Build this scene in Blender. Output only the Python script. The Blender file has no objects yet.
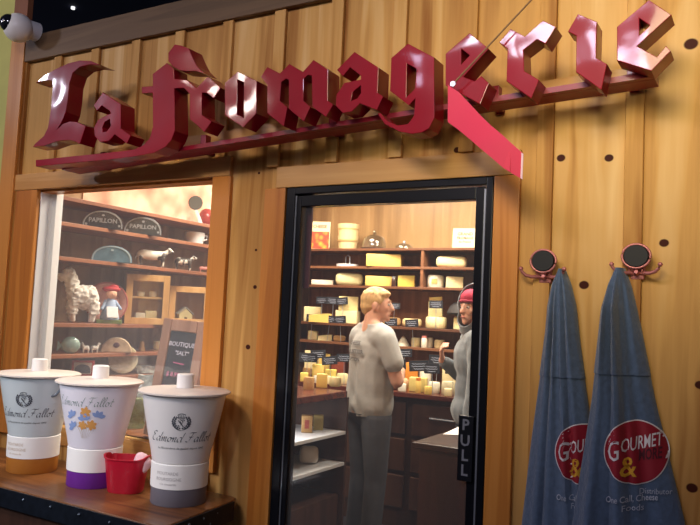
import bpy, bmesh, math, random
from mathutils import Vector, Matrix, noise
rnd = random.Random(7)
SC = bpy.context.scene
COL = SC.collection
PI = math.pi

# ------------------------------------------------------------------ camera calibration
F = 725.0
ax = Vector((1250, -6.5, 725)).normalized()
ay = Vector((420, -72.5, -725)).normalized()
ay = (ay - ax * ax.dot(ay)).normalized()
az = ax.cross(ay)
R = Matrix((ax, ay, az))            # rows: world axes seen from the camera
CAM = Vector((0, -2.4, 1.5))
def ray(x, y): return R @ Vector((x - 350, 262.5 - y, -F))
def onY(x, y, Y=0.0):
    r = ray(x, y); return CAM + r * ((Y - CAM.y) / r.y)
def onX(x, y, X):
    r = ray(x, y); return CAM + r * ((X - CAM.x) / r.x)
def onZ(x, y, Z):
    r = ray(x, y); return CAM + r * ((Z - CAM.z) / r.z)
def proj(p):
    c = R.transposed() @ (Vector(p) - CAM); return (350 + F * c.x / -c.z, 262.5 - F * c.y / -c.z)
def ppm(p):
    c = R.transposed() @ (Vector(p) - CAM); return F / -c.z
def solve(px, z, fn, K):
    lo, hi = -300, 900
    for _ in range(50):
        m = (lo + hi) / 2
        if fn(px, m, K).z > z: lo = m
        else: hi = m
    return fn(px, lo, K)

# ------------------------------------------------------------------ materials
MATS = {}
def lin(c):
    return tuple((v / 12.92 if v <= 0.04045 else ((v + 0.055) / 1.055) ** 2.4) for v in c)
def hexc(h):
    return lin(tuple(int(h[i:i + 2], 16) / 255 for i in (0, 2, 4)))
def mat(name, color, rough=0.5, metal=0.0, var=0.0, scale=8.0, bump=0.0, emit=0.0, coat=0.0, sheen=0.0, sss=0.0, alpha=1.0, stretch=(1, 1, 1)):
    if name in MATS: return MATS[name]
    m = bpy.data.materials.new(name); m.use_nodes = True
    nt = m.node_tree; b = nt.nodes['Principled BSDF']
    c = hexc(color) if isinstance(color, str) else color
    b.inputs['Base Color'].default_value = (*c, 1)
    b.inputs['Roughness'].default_value = rough
    b.inputs['Metallic'].default_value = metal
    b.inputs['Coat Weight'].default_value = coat
    b.inputs['Coat Roughness'].default_value = 0.08
    b.inputs['Sheen Weight'].default_value = sheen
    b.inputs['Alpha'].default_value = alpha
    if sss: b.inputs['Subsurface Weight'].default_value = sss; b.inputs['Subsurface Scale'].default_value = 0.01
    if emit:
        b.inputs['Emission Color'].default_value = (*c, 1); b.inputs['Emission Strength'].default_value = emit
    if var or bump:
        tc = nt.nodes.new('ShaderNodeTexCoord'); mp = nt.nodes.new('ShaderNodeMapping')
        mp.inputs['Scale'].default_value = stretch
        nz = nt.nodes.new('ShaderNodeTexNoise'); nz.inputs['Scale'].default_value = scale; nz.inputs['Detail'].default_value = 5
        nt.links.new(tc.outputs['Object'], mp.inputs['Vector']); nt.links.new(mp.outputs[0], nz.inputs['Vector'])
        if var:
            mr = nt.nodes.new('ShaderNodeMapRange'); mr.inputs['From Min'].default_value = .3; mr.inputs['From Max'].default_value = .7
            mr.inputs['To Min'].default_value = 1 - var; mr.inputs['To Max'].default_value = 1 + var
            vm = nt.nodes.new('ShaderNodeVectorMath'); vm.operation = 'SCALE'; vm.inputs[0].default_value = c
            nt.links.new(nz.outputs['Fac'], mr.inputs['Value']); nt.links.new(mr.outputs[0], vm.inputs['Scale'])
            nt.links.new(vm.outputs[0], b.inputs['Base Color'])
        if bump:
            bp = nt.nodes.new('ShaderNodeBump'); bp.inputs['Strength'].default_value = bump; bp.inputs['Distance'].default_value = .02
            nt.links.new(nz.outputs['Fac'], bp.inputs['Height']); nt.links.new(bp.outputs[0], b.inputs['Normal'])
    MATS[name] = m
    return m

def wood(name, c1, c2, c3, axis='z', rough=.38, board=0.0, knots=(), coat=.15, fine=.12, gscale=1.0, spec=.4, kcol='3f160a'):
    """long grain along one axis, optional plank to plank variation, optional knots (x, z, r)"""
    if name in MATS: return MATS[name]
    m = bpy.data.materials.new(name); m.use_nodes = True
    nt = m.node_tree; N = nt.nodes; L = nt.links; b = N['Principled BSDF']
    def math_(op, a, b_=None, c=None):
        n = N.new('ShaderNodeMath'); n.operation = op
        for i, v in enumerate((a, b_, c)):
            if v is None: continue
            if isinstance(v, (int, float)): n.inputs[i].default_value = v
            else: L.new(v, n.inputs[i])
        return n.outputs[0]
    tc = N.new('ShaderNodeTexCoord'); oi = N.new('ShaderNodeObjectInfo')
    sp = N.new('ShaderNodeSeparateXYZ'); L.new(tc.outputs['Object'], sp.inputs[0])
    x, y, z = sp.outputs
    off = math_('MULTIPLY', oi.outputs['Random'], 13.0)
    if board:
        bi = math_('FLOOR', math_('DIVIDE', math_('ADD', x, 0.661), board))
        wn = N.new('ShaderNodeTexWhiteNoise'); wn.noise_dimensions = '1D'; L.new(bi, wn.inputs['W'])
        brd = wn.outputs['Value']; off = math_('ADD', off, math_('MULTIPLY', brd, 37.0))
    else:
        brd = oi.outputs['Random']
    # knots bend the grain around them
    kmask = None; bend = None
    for (kx, kz, kr) in knots:
        dx = math_('DIVIDE', math_('SUBTRACT', x, kx), kr); dz = math_('DIVIDE', math_('SUBTRACT', z, kz), kr * 0.85)
        d2 = math_('ADD', math_('MULTIPLY', dx, dx), math_('MULTIPLY', dz, dz))
        k = math_('MULTIPLY', math_('SUBTRACT', 1.2, d2), 2.2); k = math_('MINIMUM', math_('MAXIMUM', k, 0.0), 1.0)
        dz2 = math_('MULTIPLY', dz, .35)
        e = math_('POWER', 2.718, math_('MULTIPLY', math_('ADD', math_('MULTIPLY', dx, dx), math_('MULTIPLY', dz2, dz2)), -.22))
        bd = math_('MULTIPLY', e, math_('MULTIPLY', dx, kr * -.55))
        kmask = k if kmask is None else math_('MAXIMUM', kmask, k)
        bend = bd if bend is None else math_('ADD', bend, bd)
    if bend is not None: x = math_('ADD', x, bend); halo = None
    cb = N.new('ShaderNodeCombineXYZ')
    s = {'x': (.7, 14, 14), 'y': (14, .7, 14), 'z': (14, 14, .7)}[axis]
    for i, v in enumerate((x, y, z)):
        L.new(math_('ADD', math_('MULTIPLY', v, s[i] * gscale), off), cb.inputs[i])
    n1 = N.new('ShaderNodeTexNoise'); n1.inputs['Scale'].default_value = .8; n1.inputs['Detail'].default_value = 3; n1.inputs['Distortion'].default_value = .8
    L.new(cb.outputs[0], n1.inputs['Vector'])
    # rings from the noise
    ring = math_('FRACT', math_('MULTIPLY', n1.outputs['Fac'], 6.0))
    ring = math_('MULTIPLY', math_('ABSOLUTE', math_('SUBTRACT', ring, .5)), .20)
    cb2 = N.new('ShaderNodeVectorMath'); cb2.operation = 'SCALE'; cb2.inputs['Scale'].default_value = 7; L.new(cb.outputs[0], cb2.inputs[0])
    n2 = N.new('ShaderNodeTexNoise'); n2.inputs['Scale'].default_value = 1.2; n2.inputs['Detail'].default_value = 4; L.new(cb2.outputs[0], n2.inputs['Vector'])
    fac = math_('ADD', math_('SUBTRACT', math_('MULTIPLY', n1.outputs['Fac'], 1.25), .25), ring)
    fac = math_('ADD', fac, math_('MULTIPLY', math_('SUBTRACT', n2.outputs['Fac'], .5), fine * 1.3))
    fac = math_('ADD', fac, math_('MULTIPLY', math_('SUBTRACT', brd, .5), .30))
    cr = N.new('ShaderNodeValToRGB'); L.new(fac, cr.inputs[0])
    cr.color_ramp.elements[0].position = .12; cr.color_ramp.elements[0].color = (*hexc(c1), 1)
    cr.color_ramp.elements[1].position = .72; cr.color_ramp.elements[1].color = (*hexc(c3), 1)
    e = cr.color_ramp.elements.new(.42); e.color = (*hexc(c2), 1)
    col = cr.outputs[0]
    if kmask is not None:
        mx = N.new('ShaderNodeMix'); mx.data_type = 'RGBA'; L.new(kmask, mx.inputs['Factor']); L.new(col, mx.inputs['A']); mx.inputs['B'].default_value = (*hexc(kcol), 1)
        col = mx.outputs['Result']
    L.new(col, b.inputs['Base Color'])
    b.inputs['Roughness'].default_value = rough; b.inputs['Specular IOR Level'].default_value = spec; b.inputs['Coat Weight'].default_value = coat; b.inputs['Coat Roughness'].default_value = .25
    bp = N.new('ShaderNodeBump'); bp.inputs['Strength'].default_value = .15; bp.inputs['Distance'].default_value = .004
    L.new(n2.outputs['Fac'], bp.inputs['Height']); L.new(bp.outputs[0], b.inputs['Normal'])
    MATS[name] = m
    return m

def glass(name, tint=(.96, .97, .97), boost=1.0, haze=0.0, ior=1.45):
    if name in MATS: return MATS[name]
    m = bpy.data.materials.new(name); m.use_nodes = True
    nt = m.node_tree; N = nt.nodes; L = nt.links; out = N['Material Output']; N.remove(N['Principled BSDF'])
    t = N.new('ShaderNodeBsdfTransparent'); t.inputs[0].default_value = (*tint, 1)
    g = N.new('ShaderNodeBsdfGlossy'); g.inputs['Roughness'].default_value = .03
    ge = N.new('ShaderNodeNewGeometry'); dt = N.new('ShaderNodeVectorMath'); dt.operation = 'DOT_PRODUCT'; L.new(ge.outputs['Normal'], dt.inputs[0]); L.new(ge.outputs['Incoming'], dt.inputs[1])
    def mth(op, a, b):
        n = N.new('ShaderNodeMath'); n.operation = op; n.use_clamp = op != 'ABSOLUTE'
        for i, v in enumerate((a, b)):
            if isinstance(v, (int, float)): n.inputs[i].default_value = v
            elif v is not None: L.new(v, n.inputs[i])
        return n.outputs[0]
    sch = mth('POWER', mth('SUBTRACT', 1.0, mth('ABSOLUTE', dt.outputs['Value'], None)), 5.0)
    mm = N.new('ShaderNodeMath'); mm.operation = 'MULTIPLY'; mm.inputs[1].default_value = boost; mm.use_clamp = True
    L.new(mth('ADD', mth('MULTIPLY', sch, .96), .04), mm.inputs[0])
    mx = N.new('ShaderNodeMixShader'); L.new(mm.outputs[0], mx.inputs[0]); L.new(t.outputs[0], mx.inputs[1]); L.new(g.outputs[0], mx.inputs[2])
    last = mx.outputs[0]
    if haze:
        d = N.new('ShaderNodeBsdfDiffuse'); d.inputs[0].default_value = (.8, .82, .85, 1)  # pale diffuse veil put into the glass, lifting the darks behind
        m2 = N.new('ShaderNodeMixShader'); m2.inputs[0].default_value = haze; L.new(last, m2.inputs[1]); L.new(d.outputs[0], m2.inputs[2]); last = m2.outputs[0]
    L.new(last, out.inputs[0])
    MATS[name] = m
    return m

# ------------------------------------------------------------------ mesh helpers
def M4(loc=(0, 0, 0), rot=(0, 0, 0), scl=(1, 1, 1)):
    from mathutils import Euler
    return Matrix.Translation(loc) @ Euler(rot).to_matrix().to_4x4() @ Matrix.Diagonal((*scl, 1))
def BM(): return bmesh.new()
def box(bm, c, s, rot=(0, 0, 0), bev=0.0, seg=2):
    r = bmesh.ops.create_cube(bm, size=1.0, matrix=M4(c, rot, s))
    if bev:
        es = list({e for v in r['verts'] for e in v.link_edges})
        bmesh.ops.bevel(bm, geom=es, offset=bev, segments=seg, affect='EDGES', profile=.5)
    return bm
def box2(bm, a, b, bev=0.0):
    c = [(a[i] + b[i]) / 2 for i in range(3)]; s = [abs(b[i] - a[i]) for i in range(3)]
    return box(bm, c, s, bev=bev)
def ball(bm, c, r, seg=16, rot=(0, 0, 0)):
    if isinstance(r, (int, float)): r = (r, r, r)
    bmesh.ops.create_uvsphere(bm, u_segments=seg, v_segments=max(6, seg * 2 // 3), radius=1.0, matrix=M4(c, rot, r)); return bm
def lathe(bm, prof, c=(0, 0, 0), seg=32, sx=1.0, sy=1.0, cap=True):
    rings = []
    for (r, z) in prof:
        rings.append([bm.verts.new((c[0] + r * sx * math.cos(2 * PI * i / seg), c[1] + r * sy * math.sin(2 * PI * i / seg), c[2] + z)) for i in range(seg)])
    for a, b in zip(rings, rings[1:]):
        for i in range(seg): bm.faces.new((a[i], a[(i + 1) % seg], b[(i + 1) % seg], b[i]))
    if cap:
        if prof[0][0] > 1e-4: bm.faces.new(list(reversed(rings[0])))
        if prof[-1][0] > 1e-4: bm.faces.new(rings[-1])
    return bm
def tube(bm, pts, rad, seg=8, cap=True):
    pts = [Vector(p) for p in pts]; n = len(pts)
    if isinstance(rad, (int, float)): rad = [rad] * n
    rings = []; up = Vector((0, 0, 1))
    for i, p in enumerate(pts):
        d = (pts[min(i + 1, n - 1)] - pts[max(i - 1, 0)])
        if d.length < 1e-9: d = Vector((0, 0, 1))
        d.normalize()
        a = up if abs(d.dot(up)) < .95 else Vector((1, 0, 0))
        u = d.cross(a).normalized(); v = d.cross(u)
        rings.append([bm.verts.new(p + (u * math.cos(2 * PI * k / seg) + v * math.sin(2 * PI * k / seg)) * rad[i]) for k in range(seg)])
    for a, b in zip(rings, rings[1:]):
        for k in range(seg): bm.faces.new((a[k], a[(k + 1) % seg], b[(k + 1) % seg], b[k]))
    if cap: bm.faces.new(list(reversed(rings[0]))); bm.faces.new(rings[-1])
    return bm
def capsule(bm, p0, r0, p1, r1, seg=12):
    p0 = Vector(p0); p1 = Vector(p1); d = p1 - p0; n = max(3, int(d.length / min(r0, r1) / .6) + 1)
    pts = [p0 + d * i / n for i in range(n + 1)]; rr = [r0 + (r1 - r0) * i / n for i in range(n + 1)]
    tube(bm, pts, rr, seg); ball(bm, p0, r0, 12); ball(bm, p1, r1, 12)
    return bm
def prism(bm, poly, z0, z1, M=None):
    M = M or Matrix.Identity(4)
    a = [bm.verts.new(M @ Vector((x, y, z0))) for x, y in poly]; b = [bm.verts.new(M @ Vector((x, y, z1))) for x, y in poly]
    n = len(poly)
    bm.faces.new(list(reversed(a))); bm.faces.new(b)
    for i in range(n): bm.faces.new((a[i], a[(i + 1) % n], b[(i + 1) % n], b[i]))
    return bm
def obj(name, bm, m, parent=None, smooth=None, bev=0.0, **kw):
    bmesh.ops.recalc_face_normals(bm, faces=bm.faces)
    me = bpy.data.meshes.new(name); bm.to_mesh(me); bm.free()
    for mm in (m if isinstance(m, (list, tuple)) else [m]): me.materials.append(mm)
    if smooth is not None:
        for p in me.polygons: p.use_smooth = True
        me.set_sharp_from_angle(angle=math.radians(smooth))
    o = bpy.data.objects.new(name, me); COL.objects.link(o)
    if parent: o.parent = parent
    if bev:
        md = o.modifiers.new('bevel', 'BEVEL'); md.width = bev; md.segments = 2; md.limit_method = 'ANGLE'
    for k, v in kw.items(): o[k] = v
    return o
def thing(name, label, cat, loc=(0, 0, 0), rotz=0.0, group=None):
    o = bpy.data.objects.new(name, None); COL.objects.link(o); o.empty_display_size = .05
    o.location = loc; o.rotation_euler = (0, 0, rotz); o['label'] = label; o['category'] = cat
    if group: o['group'] = group
    return o
def tag(o, label, cat, group=None):
    o['label'] = label; o['category'] = cat
    if group: o['group'] = group
    return o
def struct(name, bm, m, parent=None, smooth=None, bev=0.0):
    o = obj(name, bm, m, parent, smooth, bev)
    if not parent: o['kind'] = 'structure'
    return o
def dup(root, loc, rotz=0.0, label=None, group=None, scale=None):
    r = root.copy(); COL.objects.link(r); r.location = loc; r.rotation_euler = (0, 0, rotz)
    if label: r['label'] = label
    if group: r['group'] = group
    if scale: r.scale = scale if not isinstance(scale, (int, float)) else (scale,) * 3
    for ch in root.children:
        c = ch.copy(); COL.objects.link(c); c.parent = r
        for g in ch.children:
            d = g.copy(); COL.objects.link(d); d.parent = c
    return r
def remesh(bm, vox, smooth_it=2):
    me = bpy.data.meshes.new('tmp'); bm.to_mesh(me); bm.free()
    o = bpy.data.objects.new('tmp', me); COL.objects.link(o)
    md = o.modifiers.new('r', 'REMESH'); md.mode = 'VOXEL'; md.voxel_size = vox
    dg = bpy.context.evaluated_depsgraph_get(); dg.update()
    m2 = bpy.data.meshes.new_from_object(o.evaluated_get(dg))
    bpy.data.objects.remove(o); bpy.data.meshes.remove(me)
    b2 = bmesh.new(); b2.from_mesh(m2); bpy.data.meshes.remove(m2)
    for _ in range(smooth_it): bmesh.ops.smooth_vert(b2, verts=b2.verts, factor=.5, use_axis_x=True, use_axis_y=True, use_axis_z=True)
    return b2
def cutp(bm, co, no):
    """drop everything on the positive side of the plane"""
    bmesh.ops.bisect_plane(bm, geom=list(bm.verts) + list(bm.edges) + list(bm.faces), plane_co=co, plane_no=no, clear_outer=True)
    return bm
def curve_mesh(loops, ext, bevel=0.0):
    """outline with holes in local xy, extruded +-ext along local z"""
    cu = bpy.data.curves.new('c', 'CURVE'); cu.dimensions = '2D'; cu.fill_mode = 'BOTH'; cu.extrude = ext; cu.bevel_depth = bevel; cu.bevel_resolution = 1
    if bevel: cu.offset = -bevel
    for lp in loops:
        s = cu.splines.new('POLY'); s.points.add(len(lp) - 1); s.use_cyclic_u = True
        for i, p in enumerate(lp): s.points[i].co = (p[0], p[1], 0, 1)
    o = bpy.data.objects.new('c', cu); COL.objects.link(o)
    dg = bpy.context.evaluated_depsgraph_get(); dg.update()
    me = bpy.data.meshes.new_from_object(o.evaluated_get(dg)); bm = bmesh.new(); bm.from_mesh(me)
    bpy.data.objects.remove(o); bpy.data.curves.remove(cu); bpy.data.meshes.remove(me)
    bmesh.ops.remove_doubles(bm, verts=bm.verts, dist=1e-5)
    return bm
def text_bm(bm, s, size, fn, align='CENTER', shear=0.0, bold=0.0, cuts=0, space=1.0):
    """writes s flat and maps every vertex (x, y) through fn"""
    cu = bpy.data.curves.new('t', 'FONT'); cu.body = s; cu.size = size; cu.align_x = align; cu.align_y = 'CENTER'; cu.shear = shear; cu.offset = bold; cu.resolution_u = 2
    cu.space_character = space
    o = bpy.data.objects.new('t', cu); COL.objects.link(o)
    dg = bpy.context.evaluated_depsgraph_get(); dg.update()
    me = bpy.data.meshes.new_from_object(o.evaluated_get(dg)); b = bmesh.new(); b.from_mesh(me)
    bpy.data.objects.remove(o); bpy.data.curves.remove(cu); bpy.data.meshes.remove(me)
    if cuts:
        bmesh.ops.subdivide_edges(b, edges=b.edges, cuts=cuts)
    vm = {}
    for v in b.verts: vm[v] = bm.verts.new(fn(v.co.x, v.co.y))
    for f in b.faces:
        try: bm.faces.new([vm[v] for v in f.verts])
        except ValueError: pass
    b.free(); return bm
def nib(bm, pts, fn, w=.06, ang=.7, mirror=False):
    """one calligraphic pen stroke: quads between points, offset along a fixed nib direction"""
    nx, ny = w * math.cos(ang), w * math.sin(ang)
    sm = []
    for i in range(len(pts) - 1):
        p0 = pts[max(i - 1, 0)]; p1 = pts[i]; p2 = pts[i + 1]; p3 = pts[min(i + 2, len(pts) - 1)]
        for k in range(4):
            t = k / 4
            sm.append(tuple(.5 * (2 * p1[j] + (p2[j] - p0[j]) * t + (2 * p0[j] - 5 * p1[j] + 4 * p2[j] - p3[j]) * t * t + (3 * p1[j] - p0[j] - 3 * p2[j] + p3[j]) * t ** 3) for j in (0, 1)))
    sm.append(pts[-1])
    A = [bm.verts.new(fn(x - nx, y - ny)) for x, y in sm]; B = [bm.verts.new(fn(x + nx, y + ny)) for x, y in sm]
    for i in range(len(sm) - 1):
        bm.faces.new((A[i], A[i + 1], B[i + 1], B[i]))
    return bm
def flat(bm, poly, fn):
    bm.faces.new([bm.verts.new(fn(x, y)) for x, y in poly]); return bm

# ================================================================== SETTING
KN = [onY(*p) for p in [(561, 158), (609, 158), (691, 44), (584, 285), (664, 243), (507, 315), (505, 430), (457, 150), (373, 171), (266, 330), (248, 347), (259, 173), (255, 287), (256, 250), (700, 385), (692, 488), (66, 305), (18, 300), (31, 217), (640, 122)]]
KR = [.018, .018, .026, .02, .018, .022, .013, .016, .011, .02, .015, .008, .012, .008, .018, .02, .008, .009, .007, .014]
pine = wood('pine_wall', '96602c', 'd0a05c', 'e6c084', 'z', gscale=.6, spec=.15, rough=.6, coat=0, board=.2815, knots=[(k.x, k.z, r) for k, r in zip(KN, [q * .8 for q in KR])])
pine_b = wood('pine_batten', '96602c', 'c99855', 'dfb475', 'z', gscale=.8, spec=.15, rough=.6, coat=0)
pine_c = wood('pine_casing', 'b0682a', 'cc843a', 'd8954c', 'z')
pine_h = wood('pine_header', '9a6430', 'c48e4e', 'd4a364', 'x')
beamw = wood('beam_wood', '55402a', '6b5238', '7d6446', 'x', rough=.6, coat=0)
postw = wood('post_wood', '7d4630', '8f5a3c', 'a06c48', 'z', rough=.6, coat=0)
darkpine = wood('shelf_wood', '6e3d22', '8a5232', '9c6440', 'y', rough=.5)
shelfx = wood('back_shelf_wood', '5a3420', '6f452b', '85583a', 'x', rough=.5)
ply = wood('plywood', '80603a', '9c7a4e', 'b39262', 'z', gscale=.6)
drk = wood('dark_panel_wood', '35211a', '442b20', '523528', 'z', rough=.45)
lpanel = wood('left_panel_wood', '7d5f42', '967553', 'a98862', 'z', rough=.6)
navy = mat('navy_black', '343852', .8)
blackm = mat('black_metal', '0f1017', .3, .2)
alu = mat('aluminium', 'b9bec8', .3, .8)
white = mat('white_paint', 'dfe0e2', .5)
maroon = mat('maroon_paint', '5a1c2c', .5)
dkfloor = mat('dark_tile', '1c1a1f', .35, var=.25, scale=4)
green = mat('green_wall_paint', 'cfcb74', .8, var=.04)
WZ0, WZ1, WX0, WX1 = .90, 2.069, -3.262, -2.093       # window opening
DX0, DX1, DZ1 = -1.700, -.830, 2.003                   # door opening
TK = .04
bm = BM()      # wall boards around the two openings, top at 2.9
for a, b in (((-3.55, 0, 0), (WX0, TK, 2.9)), ((WX0, 0, 0), (WX1, TK, WZ0)), ((WX0, 0, WZ1), (WX1, TK, 2.9)), ((WX1, 0, 0), (DX0, TK, 2.9)),
             ((DX0, 0, DZ1), (DX1, TK, 2.9)), ((DX1, 0, 0), (1.6, TK, 2.9))):
    box2(bm, a, b)
struct('wall_front', bm, pine)
bm = BM(); box2(bm, (-6, 0.0, 0), (-3.55, TK, 4.2)); struct('wall_green', bm, green)
bm = BM(); box2(bm, (-3.56, -.035, 0), (-3.445, 0, 2.9)); struct('trim_1', bm, pine_c, bev=.003)
bm = BM(); box2(bm, (-3.56, -.035, 2.9), (-3.445, 0, 4.2)); struct('trim_0', bm, postw, bev=.003)
bm = BM(); box2(bm, (-3.445, -.02, 0), (-3.36 - .07, 0, 2.76)); struct('trim_2', bm, pine_b)
bm = BM(); box2(bm, (-3.445, -.03, 2.762), (1.6, 0, 2.9)); struct('trim_3', bm, beamw, bev=.003)
tn = 4
for i in range(-10, 6):       # battens
    X = -.655 + .2815 * i
    if X < -3.3: continue
    spans = [(0, 2.762)]
    if WX0 - .19 < X < WX1 + .1: spans = [(2.155, 2.762), (0, .82)]
    elif -1.81 < X < -.72: spans = [(2.095, 2.762)]
    for a, b in spans:
        bm = BM(); box2(bm, (X - .028, -.018, a), (X + .028, 0, b)); struct('trim_%d' % tn, bm, pine_b, bev=.003); tn += 1
# window casing: header, two sides, sill board; door casing
for nm, a, b, m in (('wh', (-3.45, -.026, WZ1), (-1.996, 0, 2.154), pine_h), ('wl', (-3.43, -.022, .82), (WX0, 0, WZ1), pine_c), ('wr', (WX1, -.022, .82), (-1.993, 0, WZ1), pine_c),
                    ('ws', (WX0, -.03, .815), (WX1, 0, WZ0), pine_h),
                    ('dh', (-1.752, -.022, DZ1), (-.735, 0, 2.09), pine_h), ('dl', (-1.809, -.02, 0), (DX0 - .004, 0, DZ1), pine_c), ('dr', (DX1 + .004, -.02, 0), (-.735, 0, DZ1), pine_c)):
    bm = BM(); box2(bm, a, b); struct('trim_%d' % tn, bm, m, bev=.003); tn += 1
# hall: floor, tall dark surfaces above the partition
bm = BM(); box2(bm, (-6.5, -6, -.05), (2.5, 5.5, 0)); struct('floor', bm, dkfloor)
bm = BM(); box2(bm, (-6.5, -6, 4.2), (2.5, 5.5, 4.25)); struct('ceiling', bm, navy)
bm = BM(); box2(bm, (-6.5, 4.4, 0), (2.5, 4.5, 4.2)); struct('wall_far', bm, navy)
# cheese room shell
bm = BM(); box2(bm, (-3.66, TK, 0), (-3.62, 3.1, 2.8)); struct('wall_left', bm, lpanel)
bm = BM(); box2(bm, (-3.66, 3.1, 0), (.1, 3.14, 2.8)); struct('wall_back', bm, ply)
bm = BM(); box2(bm, (.06, TK, 0), (.1, 3.1, 2.8)); struct('wall_right', bm, ply)
bm = BM(); box2(bm, (-3.66, TK, 2.8), (.1, 3.14, 2.84)); struct('ceiling_shop', bm, white)
# maroon return beside the door, white window jamb
bm = BM(); box2(bm, (-1.69, .052, 1.60), (onY(311, 240, .056).x, .062, 1.98)); struct('trim_%d' % tn, bm, maroon); tn += 1
win = thing('window_1', 'fixed shop window with white inner jambs', 'window'); win['kind'] = 'structure'; del win['label']; del win['category']
bm = BM(); box2(bm, (WX0 - .02, TK, WZ0 - .02), (WX0, .135, WZ1)); box2(bm, (WX0, .0, WZ0), (WX0 + .006, .135, WZ1))
box2(bm, (WX0, .07, WZ0), (WX0 + .035, .1, WZ1)); obj('window_jamb', bm, white, win, bev=.002)
bm = BM(); box2(bm, (WX0, 0, WZ1 - .012), (WX1, .08, WZ1)); box2(bm, (WX1 - .012, 0, WZ0), (WX1, .08, WZ1)); obj('window_frame', bm, pine_c, win)
bm = BM(); box2(bm, (WX0 + .006, .045, WZ0), (WX1 - .012, .051, WZ1 - .012)); obj('window_pane', bm, glass('window_glass', haze=.06, boost=1.2), win)
bm = BM(); box2(bm, (-3.3, .02, WZ0 - .03), (-2.0, .42, WZ0)); obj('window_ledge', bm, darkpine, win, bev=.003)

# glazed door in black frame
door = thing('door_1', 'x', 'x'); door['kind'] = 'structure'; del door['label']; del door['category']
bm = BM()
box2(bm, (DX0, -.015, 0), (DX0 + .04, .05, DZ1)); box2(bm, (DX1 - .024, -.015, 0), (DX1, .05, DZ1)); box2(bm, (DX0 + .04, -.015, 1.975), (DX1 - .024, .05, DZ1))
obj('door_frame', bm, blackm, door, bev=.003)
bm = BM()
box2(bm, (DX0 + .042, -.004, .03), (DX0 + .066, .04, 1.970)); box2(bm, (DX1 - .066, -.004, .03), (DX1 - .034, .04, 1.970)); box2(bm, (DX0 + .066, -.004, 1.926), (DX1 - .066, .04, 1.970)); box2(bm, (DX0 + .066, -.004, .03), (DX1 - .066, .04, .2))
obj('door_sash', bm, blackm, door, bev=.003)
bm = BM(); box2(bm, (DX0 + .066, .008, .2), (DX1 - .066, .014, 1.926)); obj('door_pane', bm, glass('door_glass', boost=1.2, haze=.025), door)
bm = BM(); box2(bm, (DX0 + .0405, -.008, .03), (DX0 + .0455, .03, 1.97)); obj('aluminium_strip', bm, alu, door)
bm = BM(); box2(bm, (DX1 - .033, -.010, .03), (DX1 - .027, .03, 1.96)); obj('aluminium_strip', bm, alu, door)
bm = BM(); box2(bm, (DX1 - .096, -.016, .955), (DX1 - .042, -.004, 1.175), bev=.002); hp = obj('pull_plate', bm, mat('plate_black', '101118', .35), door)
bm = BM()
for ch, z in zip('PULL', (1.143, 1.09, 1.04, .99)):
    text_bm(bm, ch, .052, lambda x, y, z=z: (DX1 - .070 + x, -.0165, z + y), bold=.0012)
obj('lettering', bm, mat('grey_letter', '7d7f88', .5), hp)

# shelves on the left wall of the cheese room (fixed boards)
sn = []
SHX = -3.335
for i, z in enumerate((2.075, 1.935, 1.745, 1.383, 1.212, 1.075)):
    bm = BM(); box2(bm, (-3.62, .16, z - .022), (SHX, 2.30, z)); o = obj('wall_shelf', bm, darkpine, bev=.002)
    tag(o, ['topmost brown wall shelf in the window under the bright poster', 'brown wall shelf in the window carrying two dark domed plaques', 'brown wall shelf in the window carrying the spotted cow figurines',
            'brown wall shelf in the window carrying the plush lamb and glazed boxes', 'narrow brown wall shelf in the window carrying two tiny white lambs', 'lowest brown wall shelf in the window behind the mustard pot lids'][i], 'shelf', 'window shelves')
# back wall shelves + uprights
for i, (z, x0, x1) in enumerate(((2.05, -3.615, -.6), (1.902, -3.615, -.6), (1.744, -3.615, -.6), (1.428, -3.615, -.6), (1.275, -3.615, -.6))):
    bm = BM(); box2(bm, (x0, 2.75, z - .02), (x1, 3.1, z)); o = obj('wall_shelf', bm, shelfx, bev=.002)
    tag(o, ['top shelf on plywood back wall holding pails and glass cloche', 'second shelf on back wall with one long cream loaf cheese', 'third shelf on back wall lined with yellow and cream cheeses',
            'fourth shelf on back wall just behind the blond man\'s face', 'fifth shelf on back wall at the man\'s shoulder height'][i], 'shelf', 'back wall shelves')
for X, l in ((-2.35, 'upright board dividing the back wall shelves right of centre'),):
    bm = BM(); box2(bm, (X - .012, 2.755, 1.744), (X + .012, 3.095, 2.03)); tag(obj('shelf_divider', bm, shelfx), l, 'shelf divider')
# dark board behind the lower shelves
bm = BM(); box2(bm, (-3.6, 3.085, .97), (-.6, 3.098, 2.03)); struct('trim_%d' % tn, bm, wood('dark_backing', '5f3620', '83502f', '9c6540', 'z')); tn += 1

# back counter with drawers
ct = thing('display_counter', 'dark wooden counter with drawers along the back wall behind the man', 'counter', (0, 0, 0))
bm = BM(); box2(bm, (-3.61, 2.42, .0), (-.6, 3.08, .93)); obj('carcass', bm, drk, ct)
bm = BM(); box2(bm, (-3.61, 2.36, .93), (-.6, 3.08, .965), bev=.004); obj('worktop', bm, wood('red_brown_top', '4a2018', '5e2c20', '6f3a2a', 'x', rough=.25, coat=.4), ct)
for i in range(5):
    for k in range(3):
        x0 = -3.3 + i * .53
        bm = BM(); box2(bm, (x0 + .02, 2.40, .66 - k * .26 + .0), (x0 + .5, 2.42, .89 - k * .26), bev=.006); d = obj('drawer', bm, drk, ct)
        bm = BM(); tube(bm, [(x0 + .16, 2.40, .80 - k * .26), (x0 + .17, 2.375, .80 - k * .26), (x0 + .35, 2.375, .80 - k * .26), (x0 + .36, 2.40, .80 - k * .26)], .007); obj('drawer_handle', bm, alu, d)
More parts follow.
